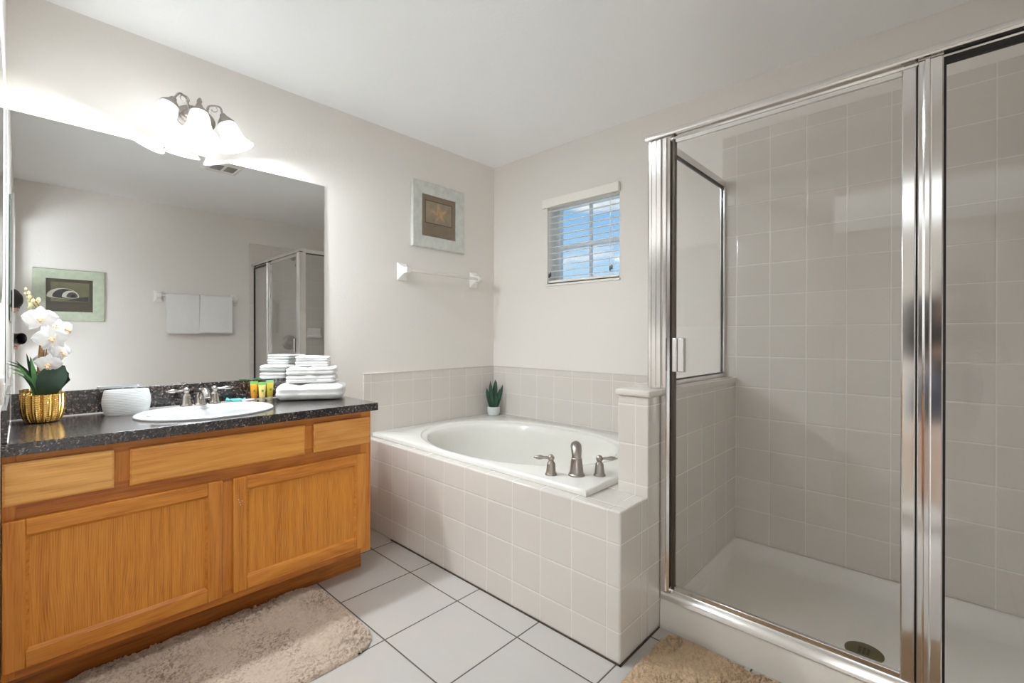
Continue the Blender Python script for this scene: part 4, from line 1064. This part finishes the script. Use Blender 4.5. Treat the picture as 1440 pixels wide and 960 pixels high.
def flower(c_, facing, size, roll=0.0):
    c_ = Vector(c_); fz = Vector(facing).normalized(); ux = Vector((0, 0, 1)).cross(fz).normalized(); uy = fz.cross(ux)
    cr, sr = math.cos(roll), math.sin(roll); ux, uy = ux * cr + uy * sr, -ux * sr + uy * cr
    mb = MB()
    def petal(ang, L, w_, lift, cup):
        d_ = ux * math.cos(ang) + uy * math.sin(ang)
        s_ = fz.cross(d_)
        nl, nw = 8, 8; rings = []
        for i in range(nl + 1):
            t = i / nl
            half = w_ * .5 * (math.sin(math.pi * min(1, (t * .93 + .07)) ** .75)) ** .65 if t < 1 else .0006
            row, row2 = [], []
            for j in range(nw + 1):
                u_ = j / nw * 2 - 1
                q = c_ + d_ * (L * t - .0) + s_ * half * u_ + fz * (lift * t + cup * (u_ * u_) * half - .004 * t * t + .0012 * math.sin(9 * t + 5 * u_))
                row.append(q + fz * .0004); row2.append(q - fz * .0004)
            rings.append(row + row2[::-1])
        mb.loft(rings)
    R_ = size / 2
    petal(math.pi / 2, R_ * .95, R_ * .70, -.004, .1)
    petal(math.pi * 1.5 - .62, R_ * .98, R_ * .66, -.004, .1)
    petal(math.pi * 1.5 + .62, R_ * .98, R_ * .66, -.004, .1)
    petal(.12, R_ * 1.02, R_ * 1.18, .003, -.1)
    petal(math.pi - .12, R_ * 1.02, R_ * 1.18, .003, -.1)
    f_ = mb.build('flower', M['petal'], op, smooth=60)
    lp = MB().sphere(c_ + fz * .006 - uy * .004, .0055, 10, 8)
    lp.tube([c_ + fz * .006 - uy * .005, c_ + fz * .014 - uy * .012, c_ + fz * .013 - uy * .020], [.004, .005, .0015], 8)
    for sgn in (-1, 1): lp.tube([c_ + fz * .008 - uy * .006, c_ + fz * .012 - uy * .004 + ux * sgn * .009], [.003, .002], 6)
    lp.build('flower_lip', M['lip'], f_)
flower((.150, -2.457, 1.196), (1, -.05, .05), .098)
flower((.160, -2.430, 1.125), (1, .05, -.05), .100, .2)
flower((.150, -2.436, 1.030), (1, -.2, -.25), .078, -.1)
flower((.128, -2.392, 1.160), (.75, .75, .1), .070, .3)
flower((.138, -2.402, 1.075), (.8, .7, -.1), .078, -.3)
flower((.142, -2.425, 1.165), (.9, .3, .3), .080, .8)
flower((.120, -2.415, 1.105), (.3, 1, 0), .075)

# white ribbed dish
wd = thing('white_bowl', 'white ribbed oval bowl between the orchid and the sink', 'bowl', (0.135, -2.206, ZC))
rings = []
prof = [(.84, .0006), (.885, .006), (.955, .026), (1.0, .050), (.985, .068), (.93, .090), (.905, .098), (.89, .0995), (.86, .097), (.87, .085), (.90, .06), (.85, .02), (.5, .010), (.05, .010)]
n = 64
for k_, z_ in prof:
    ring = []
    for i in range(n):
        t = 2 * math.pi * i / n; c_, s_ = math.cos(t), math.sin(t)
        a_, b_ = .047 * k_, .078 * k_; e_ = 2.7
        ring.append((0.128 + a_ * math.copysign(abs(c_) ** (2 / e_), c_), -2.210 + b_ * math.copysign(abs(s_) ** (2 / e_), s_), ZC + z_))
    rings.append(ring)
m, t, nn_, b = newmat('stoneware_ribbed'); b.inputs['Base Color'].default_value = srgb(220, 221, 221); b.inputs['Roughness'].default_value = .4
sp = nd(t, 'ShaderNodeSeparateXYZ'); P_ = pos(t); t.links.new(P_, sp.inputs[0])
hh = math_node(t, 'ADD', math_node(t, 'SINE', math_node(t, 'MULTIPLY', sp.outputs['Z'], 950.0)), noise_tex(t, scaled(t, P_, (20, 20, 260)), 1, 2)); bump(t, b, hh, .5, .001)
MB().loft(rings).build('bowl_shell', m, wd, smooth=45)

# toiletry tubes
def tube_bottle(label, x, y, col_body, h, yaw, capc):
    tt = thing('toiletry_tube', label, 'tube', (x, y, ZC), 'toiletry tubes beside the towels')
    c_, s_ = math.cos(yaw), math.sin(yaw)
    def R(px_, py_, z_): return (x + c_ * px_ - s_ * py_, y + s_ * px_ + c_ * py_, ZC + z_)
    def oval(a_, b_, z_, n=24): return [R(b_ * math.cos(2 * math.pi * i / n), a_ * math.sin(2 * math.pi * i / n), z_) for i in range(n)]
    MB().loft([oval(.0125, .0122, .018), oval(.0135, .0125, .024), oval(.0150, .0105, .050), oval(.0165, .0055, .080), oval(.0170, .0022, h - .014)]).build('tube_body', col_body, tt, smooth=50)
    MB().loft([oval(.0122, .0122, .0004), oval(.0128, .0128, .002), oval(.0120, .0120, .0175)]).build('screw_cap', M['dish'] if False else plain('cap_clear', srgb(220, 214, 190), .3), tt, smooth=40)
    MB().loft([oval(.0172, .0022, h - .0142), oval(.0174, .0014, h)]).build('crimped_end', capc, tt, smooth=40)
    MB().loft([[R(.0118 - i * .0002, -.006 + .012 * i, .046), ] if False else R(.0119, -.0035 + .007 * (i % 2), .050 + .010 * (i // 2)) for i in (0, 1, 3, 2)] and [[R(.0112, -.004, .048), R(.0112, .004, .048), R(.0098, .004, .058), R(.0098, -.004, .058)], [R(.0122, -.004, .048), R(.0122, .004, .048), R(.0108, .004, .058), R(.0108, -.004, .058)]]).build('printed_leaf', plain('print_green', srgb(96, 140, 50), .5), tt, smooth=0)
    return tt
grn = plain('crimp_green', srgb(126, 200, 104), .35); grn2 = plain('crimp_pale_green', srgb(140, 204, 150), .35)
tube_bottle('orange toiletry tube with green end, nearest the sink faucet', .096, -1.727, plain('tube_orange', srgb(226, 152, 32), .3), .098, -.15, grn)
tube_bottle('cream yellow toiletry tube with green end, middle of the three', .125, -1.700, plain('tube_cream', srgb(240, 218, 130), .3), .094, -.1, grn)
tube_bottle('olive gold toiletry tube with green end, next to the towel stack', .098, -1.655, plain('tube_olive', srgb(196, 172, 48), .3), .099, -.05, grn2)
# small wrapped soaps on the sink rim
ws = thing('wrapped_soap', 'small soap in clear turquoise wrap on the sink rim beside the tubes', 'soap', (.125, -1.815, ZC + .012))
MB().rbox((.125, -1.812, ZC + .0185), (.030, .046, .012), .005, (6, 8, 4)).build('soap_bar', plain('soap_turquoise', srgb(112, 214, 216), .35), ws)
MB().tube([(.120, -1.838, ZC + .018), (.112, -1.850, ZC + .024)], [.004, .009], 8).build('wrap_end', plain('wrap_turquoise', srgb(92, 206, 210), .3), ws)
MB().tube([(.130, -1.787, ZC + .018), (.136, -1.776, ZC + .019)], [.004, .009], 8).build('wrap_end', bpy.data.materials['wrap_turquoise'], ws)
pk = MB().rbox((.150, -1.770, ZC + .0165), (.026, .050, .008), .003, (6, 8, 4), M3=Matrix.Rotation(.3, 3, 'Z'))
tag(pk.build('soap_packet', plain('packet_pink', srgb(236, 206, 204), .3, var=.05), loc=(.150, -1.770, ZC + .013)), 'small pale pink packet on the sink rim by the turquoise soap', 'soap')

# towel stack: long side turned a little towards the room
TA = math.atan2(.83, .50)
Rz = Matrix.Rotation(TA - math.pi / 2, 3, 'Z')   # local y -> along the fold
def fold_towel(name, label, c_, L, D_, h, seed, pinch=None, r=None, groove=0.5):
    r = r or h * .495
    def fn(p):
        q = Vector(p)
        w_ = noise.noise(Vector((q.x * 22 + seed, q.y * 16, q.z * 30 + seed * 2))) * .0030 + noise.noise(Vector((q.x * 9, q.y * 7 + seed, seed))) * .0045
        edge = abs(q.x) / (D_ / 2)
        zc = q.z / (h / 2)
        # fold seam along both long sides and ends
        if edge > .7 or abs(q.y) / (L / 2) > .93:
            g = math.exp(-((zc - (groove * .4 - .2)) / .20) ** 2) * .006
            q.x -= math.copysign(g, q.x) if edge > .7 else 0
            if abs(q.y) / (L / 2) > .93: q.y -= math.copysign(g * .8, q.y)
        if pinch is not None:
            k_ = math.exp(-((q.y - pinch * L) / .016) ** 2)
            q.z *= 1 - .16 * k_ * (1 if q.z > 0 else 0); q.x *= 1 - .06 * k_
        q.z += w_ * (1 if q.z > 0 else 0) * .9
        q.x += w_ * edge
        q.y += noise.noise(Vector((q.x * 14, seed, q.z * 40))) * .004 * abs(q.y) / (L / 2)
        return q
    mb = MB().rbox(c_, (D_, L, h), r, (18, 34, 14), fn, Rz)
    o_ = mb.build(name, M['towel'], loc=(c_[0], c_[1], c_[2] - h / 2), smooth=80)
    return tag(o_, label, 'towel', 'folded towels in the stack on the counter')
tx, ty = .188, -1.482
zb = ZC + .002
fold_towel('bath_towel', 'thick folded white bath towel at the bottom of the stack', (tx, ty, zb + .0410), .318, .215, .080, 1.3, pinch=-.15)
fold_towel('hand_towel', 'folded white hand towel resting on the thick bath towel in the stack', (tx - .004, ty + .004, zb + .1025), .232, .175, .038, 4.1, pinch=.12)
fold_towel('hand_towel', 'folded white hand towel under the two washcloths in the stack', (tx - .004, ty + .002, zb + .1430), .232, .175, .038, 7.7, pinch=-.05)
fold_towel('washcloth', 'folded white washcloth, second from the top of the stack', (tx - .004, ty + .008, zb + .1765), .158, .140, .025, 9.2)
fold_towel('washcloth', 'folded white washcloth on top of the towel stack', (tx - .004, ty + .008, zb + .2025), .155, .138, .026, 12.4)

# ------------------------------------------------------------------ plant on the tub deck
sp_ = thing('potted_snake_plant', 'small snake plant in a pale ribbed pot on the tub corner', 'potted plant', (.102, -.098, zt))
pc = Vector((.102, -.098, zt))
MB().lathe([(.036, .0005), (.041, .004), (.0455, .03), (.0455, .052), (.043, .062), (.039, .062), (.038, .05)], pc, n=96, cap1=False, rad=lambda a, k: 1 + .018 * math.cos(24 * a)).build('pot', M['stonepot'], sp_, smooth=35)
MB().lathe([(.038, .052), (.02, .055), (.002, .056)], pc, n=24).build('soil', M['soil'], sp_)
for k, (dx_, dy_, hgt, w_, bx, by) in enumerate([(.004, -.034, .255, .030, -.005, -.010), (.006, .012, .262, .034, .0, -.004), (-.020, .048, .245, .028, -.01, .014), (.038, .022, .195, .032, .012, .008), (.020, -.055, .185, .026, .006, -.014),
                                          (.036, -.012, .150, .032, .016, -.006), (-.028, .004, .215, .030, -.012, .0), (.046, .040, .225, .026, .012, .016), (-.02, -.045, .20, .028, -.012, -.012)]):
    b0 = pc + Vector((bx, by, .050)); tp = pc + Vector((dx_ * 1.1, dy_ * 1.1, hgt)); md = (b0 + tp) / 2 + Vector((bx * .4, by * .4, .01))
    leaf('leaf', sp_, M['snake'], b0, md, tp, w_, (1, -1 + .4 * math.sin(k * 2.1), .1), fold=.35, basew=.75, cross=5, thick=.0022)

# ------------------------------------------------------------------ bath mats
def bath_mat(label, x0, x1, y0, y1, rc, m, seed, n_tuft=26000, th=.010):
    tt = thing('bath_mat', label, 'bath mat', ((x0 + x1) / 2, (y0 + y1) / 2, 0), 'plush bath mats')
    def outline(ins, z, k=8):
        return rr(x0 + ins, x1 - ins, y0 + ins, y1 - ins, z, rc, k)
    MB().loft([outline(.006, .0008), outline(.003, .002), outline(.003, .003), outline(.008, .004)]).build('backing', M['mat_back'], tt, smooth=30)
    R = np.random.default_rng(seed)
    st = .0026
    nx, ny = int((x1 - x0) / st), int((y1 - y0) / st)
    ov = .006
    xs = np.linspace(x0 - ov, x1 + ov, nx); ys = np.linspace(y0 - ov, y1 + ov, ny)
    X, Y = np.meshgrid(xs, ys, indexing='ij')
    def vnoise(sx, sy, ang=0.0):
        # smooth random field, cells of size sx by sy
        c_, s_ = math.cos(ang), math.sin(ang)
        u = (X * c_ + Y * s_) / sx; v = (-X * s_ + Y * c_) / sy
        u = u - u.min(); v = v - v.min()
        g = R.random((int(u.max()) + 3, int(v.max()) + 3))
        i, j = u.astype(int), v.astype(int); fu, fv = u - i, v - j
        fu = fu * fu * (3 - 2 * fu); fv = fv * fv * (3 - 2 * fv)
        return (g[i, j] * (1 - fu) + g[i + 1, j] * fu) * (1 - fv) + (g[i, j + 1] * (1 - fu) + g[i + 1, j + 1] * fu) * fv
    tramp = np.clip((vnoise(.17, .13) - .30) * 2.6, .18, 1.15)          # trodden areas open up in clumps
    wx_ = (vnoise(.03, .03) - .5) * .010; 
    crack = np.maximum(np.clip(1 - np.abs(vnoise(.020, .034, .5) - .5) * 2 / .30, 0, 1), np.maximum(np.clip(1 - np.abs(vnoise(.013, .022, 1.9) - .5) * 2 / .26, 0, 1) * .8, np.clip(1 - np.abs(vnoise(.0085, .012, .9) - .5) * 2 / .30, 0, 1) * .5))
    fine = R.random(X.shape)
    rc2 = rc + ov
    dx_ = np.maximum(np.maximum(x0 - ov + rc2 - X, X - (x1 + ov - rc2)), 0); dy_ = np.maximum(np.maximum(y0 - ov + rc2 - Y, Y - (y1 + ov - rc2)), 0)
    ins = np.where((dx_ > 0) & (dy_ > 0), rc2 - np.sqrt(dx_ ** 2 + dy_ ** 2), np.minimum(np.minimum(X - xs[0], xs[-1] - X), np.minimum(Y - ys[0], ys[-1] - Y)))
    edge = np.clip(ins / .020, 0, 1)
    edge0 = np.clip(ins / .008, 0, 1)
    hgt = .026 - (.25 + .75 * tramp) * .017 * crack ** .8 - fine * .0040 * edge0 + (vnoise(.07, .07) - .5) * .005
    Z = .0008 + hgt * np.sqrt(1 - (1 - edge) ** 2)
    X = X + wx_ * .3 * edge0 + (R.random(X.shape) - .5) * .0020 * edge0; Y = Y + (R.random(Y.shape) - .5) * .0020 * edge0
    keep = ins > -.0005
    ids = -np.ones(X.shape, int); base = Vector(tt['_o'])
    ids[keep] = np.arange(keep.sum())
    V = np.stack([X[keep] - base.x, Y[keep] - base.y, Z[keep]], 1).tolist()
    q = keep[:-1, :-1] & keep[1:, :-1] & keep[1:, 1:] & keep[:-1, 1:]
    I, J = np.nonzero(q)
    Fc = np.stack([ids[I, J], ids[I + 1, J], ids[I + 1, J + 1], ids[I, J + 1]], 1).tolist()
    me = bpy.data.meshes.new('pile'); me.from_pydata(V, [], Fc)
    me.materials.append(m); me.shade_smooth()
    o_ = bpy.data.objects.new('pile', me); COL.objects.link(o_); o_.parent = tt; o_['kind'] = 'stuff'
    return tt
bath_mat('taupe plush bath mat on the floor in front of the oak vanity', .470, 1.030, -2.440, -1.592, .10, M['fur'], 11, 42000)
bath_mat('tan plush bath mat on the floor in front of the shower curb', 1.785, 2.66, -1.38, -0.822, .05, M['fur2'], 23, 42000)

# ------------------------------------------------------------------ photographer in the doorway and the camera held
PH = thing('person', 'person with dark hair in navy clothes bending over a camera, reflected in the mirror', 'person', (2.60, -2.95, 0))
def skin(name, m, verts, edges, radii, parent, sub=2, root=0):
    base = Vector(parent['_o'])
    me = bpy.data.meshes.new(name); me.from_pydata([tuple(Vector(v) - base) for v in verts], edges, [])
    me.materials.append(m)
    o_ = bpy.data.objects.new(name, me); COL.objects.link(o_); o_.parent = parent; o_['_o'] = tuple(base)
    sk_ = o_.modifiers.new('skin', 'SKIN'); sk_.use_smooth_shade = True
    for i, r_ in enumerate(radii):
        q = me.skin_vertices[0].data[i]; q.radius = (r_, r_) if not isinstance(r_, tuple) else r_; q.use_root = (i == root)
    sb_ = o_.modifiers.new('sub', 'SUBSURF'); sb_.levels = sub; sb_.render_levels = sub
    return o_
r3 = Vector((.728, .685, 0)); f3 = Vector((-.685, .728, 0)); u3 = Vector((0, 0, 1))
pel = Vector((2.56, -2.99, .92))
chest = Vector((2.530, -2.81, 1.27)); nk = Vector((2.580, -2.695, 1.355)); hdc = Vector((2.625, -2.590, 1.405))
hips = [pel + r3 * .10 - u3 * .05, pel - r3 * .10 - u3 * .05]
knees = [hips[0] + f3 * .09 - u3 * .41, hips[1] + f3 * .09 - u3 * .41]
ank = [knees[0] - f3 * .06 - u3 * .38, knees[1] - f3 * .06 - u3 * .38]
toe = [Vector((a.x, a.y, 0.035)) + f3 * .16 for a in ank]
heel = [Vector((a.x, a.y, 0.045)) for a in ank]
sho = [chest + r3 * .165 + u3 * .045 + f3 * .02, chest - r3 * .165 + u3 * .045 + f3 * .02]
camc = CAM - fw * .075
elb = [Vector((2.755, -2.68, 1.01)), Vector((2.38, -2.84, 1.03))]
wri = [camc + r3 * .095 - f3 * .075 - u3 * .05, camc - r3 * .075 - f3 * .06 - u3 * .075]
V = [pel, chest, nk, nk + (hdc - nk) * .5, sho[0], elb[0], wri[0], sho[1], elb[1], wri[1], hips[0], knees[0], ank[0], heel[0], toe[0], hips[1], knees[1], ank[1], heel[1], toe[1], (pel + chest) / 2 - f3 * .01]
E2 = [(0, 20), (20, 1), (1, 2), (2, 3), (1, 4), (4, 5), (5, 6), (1, 7), (7, 8), (8, 9), (0, 10), (10, 11), (11, 12), (12, 13), (13, 14), (0, 15), (15, 16), (16, 17), (17, 18), (18, 19)]
Rd = [.125, .125, .055, .052, .055, .040, .026, .055, .040, .026, .085, .056, .036, .036, .030, .085, .056, .036, .036, .030, .115]
skin('body', M['skin'], V, E2, Rd, PH)
# shirt and shorts follow the body
skin('shirt', M['black_cloth'], [pel - u3 * .04, (pel + chest) / 2 - f3 * .01, chest, nk - (nk - chest) * .25, sho[0], elb[0], sho[1], elb[1], elb[0] * .4 + wri[0] * .6, elb[1] * .4 + wri[1] * .6], [(0, 1), (1, 2), (2, 3), (2, 4), (4, 5), (2, 6), (6, 7), (5, 8), (7, 9)], [.152, .142, .144, .075, .080, .058, .080, .058, .046, .046], PH)
skin('shorts', M['navy'], [pel, hips[0], hips[0] * .25 + knees[0] * .75, hips[1], hips[1] * .25 + knees[1] * .75, pel + u3 * .06], [(0, 1), (1, 2), (0, 3), (3, 4), (0, 5)], [.142, .100, .088, .100, .088, .138], PH)
# head: looks down at the camera
def head():
    hx = (f3 * .88 - u3 * .47).normalized(); hz = (u3 * .88 + f3 * .47).normalized(); hy = hz.cross(hx)
    def P3(a, b, c_): return hdc + hx * a + hy * b + hz * c_
    mb = MB(); rings = []; nseg = 24
    for k in range(15):
        t = k / 14; zc_ = -.115 + .225 * t
        wv = math.sin(math.pi * min(.985, max(.015, (t * .93 + .05)))) ** .55
        wf_, wb_, ws_ = .088 * wv, .098 * wv, .074 * wv
        if t < .3: wf_ *= .80 + .2 * t / .3; wb_ *= .62 + .38 * t / .3; ws_ *= .72 + .28 * t / .3
        ring = []
        for i in range(nseg):
            a = 2 * math.pi * i / nseg; c_, s_ = math.cos(a), math.sin(a)
            rx = wf_ if c_ > 0 else wb_
            ex = 0.0
            if c_ > .9 and .36 < t < .56: ex = .020 * (1 - abs(t - .42) / .16) if abs(t - .42) < .16 else 0
            if c_ > .8 and .54 < t < .64 and abs(s_) > .2: ex -= .006
            ring.append(P3(rx * c_ + ex, ws_ * s_, zc_))
        rings.append(ring)
    h_ = mb.loft(rings).build('head', M['skin'], PH, smooth=80)
    for sgn in (-1, 1):
        MB().rbox(P3(-.005, sgn * .076, -.012), (.034, .014, .056), .006, (5, 4, 6)).build('ear', M['skin'], h_)
        MB().sphere(P3(.078, sgn * .030, .004), .0115, 12, 8).build('eye', M['plaster'], h_)
        MB().sphere(P3(.0865, sgn * .030, .004), .0055, 10, 6).build('pupil', M['hair'], h_)
    MB().tube([P3(.081, -.024, -.060), P3(.088, 0, -.058), P3(.081, .024, -.060)], [.003, .006, .003], 8).build('mouth', plain('lip_tone', srgb(160, 92, 84), .5), h_)
    hr = MB(); rg = []
    for k in range(12):
        t = k / 11; th_ = math.pi * .62 * (1 - t) + .02
        ring = []
        for i in range(28):
            a = 2 * math.pi * i / 28; c_, s_ = math.cos(a), math.sin(a)
            tt_ = th_ * (1.15 if c_ < 0 else 1.02)
            nz_ = 1 + .05 * noise.noise(Vector((c_ * 4, s_ * 4, t * 6)))
            ring.append(P3((.104 if c_ < 0 else .096) * math.sin(tt_) * c_ * nz_, .084 * math.sin(tt_) * s_ * nz_, .028 + .092 * math.cos(tt_) * nz_))
        rg.append(ring)
    hr.loft(rg).build('hair', M['hair'], PH, smooth=80)
head()
def hand(w, palm_dir, curl_dir, side):
    """palm with four fingers and a thumb closed on the camera"""
    w = Vector(w); pd = Vector(palm_dir).normalized(); cd_ = Vector(curl_dir).normalized(); sd_ = pd.cross(cd_).normalized() * side
    vs = [w, w + pd * .05]; es = [(0, 1)]; rs = [(.026, .018), (.034, .016)]
    for k, (off, L) in enumerate(((-.027, .064), (-.009, .074), (.009, .070), (.027, .055))):
        b = len(vs); root_ = w + pd * .078 + sd_ * off
        k1 = root_ + pd * L * .40 + cd_ * L * .12; k2 = k1 + pd * L * .12 + cd_ * L * .32; k3 = k2 - pd * L * .1 + cd_ * L * .22
        vs += [root_, k1, k2, k3]; es += [(1, b), (b, b + 1), (b + 1, b + 2), (b + 2, b + 3)]; rs += [.0105, .0088, .0080, .0068]
    b = len(vs); t0 = w + pd * .030 - sd_ * .030
    vs += [t0, t0 + pd * .032 - sd_ * .016 + cd_ * .012, t0 + pd * .056 - sd_ * .010 + cd_ * .030]; es += [(0, b), (b, b + 1), (b + 1, b + 2)]; rs += [.014, .0105, .0085]
    skin('hand', M['skin'], vs, es, rs, PH, 1)
hand(wri[0], f3 * .7 - r3 * .35 + u3 * .25, -r3, 1)
hand(wri[1], f3 * .8 + r3 * .45 + u3 * .25, u3, -1)
for a, t_ in zip(heel, toe):
    MB().rbox((a + t_) / 2 + f3 * .01 - u3 * .0, (.265, .095, .066), .028, (10, 6, 6), M3=Matrix.Rotation(math.atan2(f3.y, f3.x), 3, 'Z')).build('shoe', M['shoe'], PH)

cm = thing('photo_camera', 'black camera with a wide lens held by the person in the doorway', 'camera', tuple(camc))
Rc = m3 @ Matrix.Rotation(0, 3, 'X')
MB().rbox(camc - fw * .028, (.125, .085, .050), .010, (8, 8, 6), M3=m3).rbox(camc - fw * .026 + up * .052, (.045, .030, .045), .008, (6, 6, 6), M3=m3).build('camera_body', M['camblack'], cm)
prof = [(.030, -.078), (.036, -.074), (.039, -.05), (.041, -.005), (.043, .004), (.043, .010), (.040, .010), (.037, .004), (.036, -.03), (.033, -.070)]
MB().lathe(prof, CAM, axis=fw, n=40, cap0=True, cap1=True).build('lens_barrel', M['camblack'], cm, smooth=40)
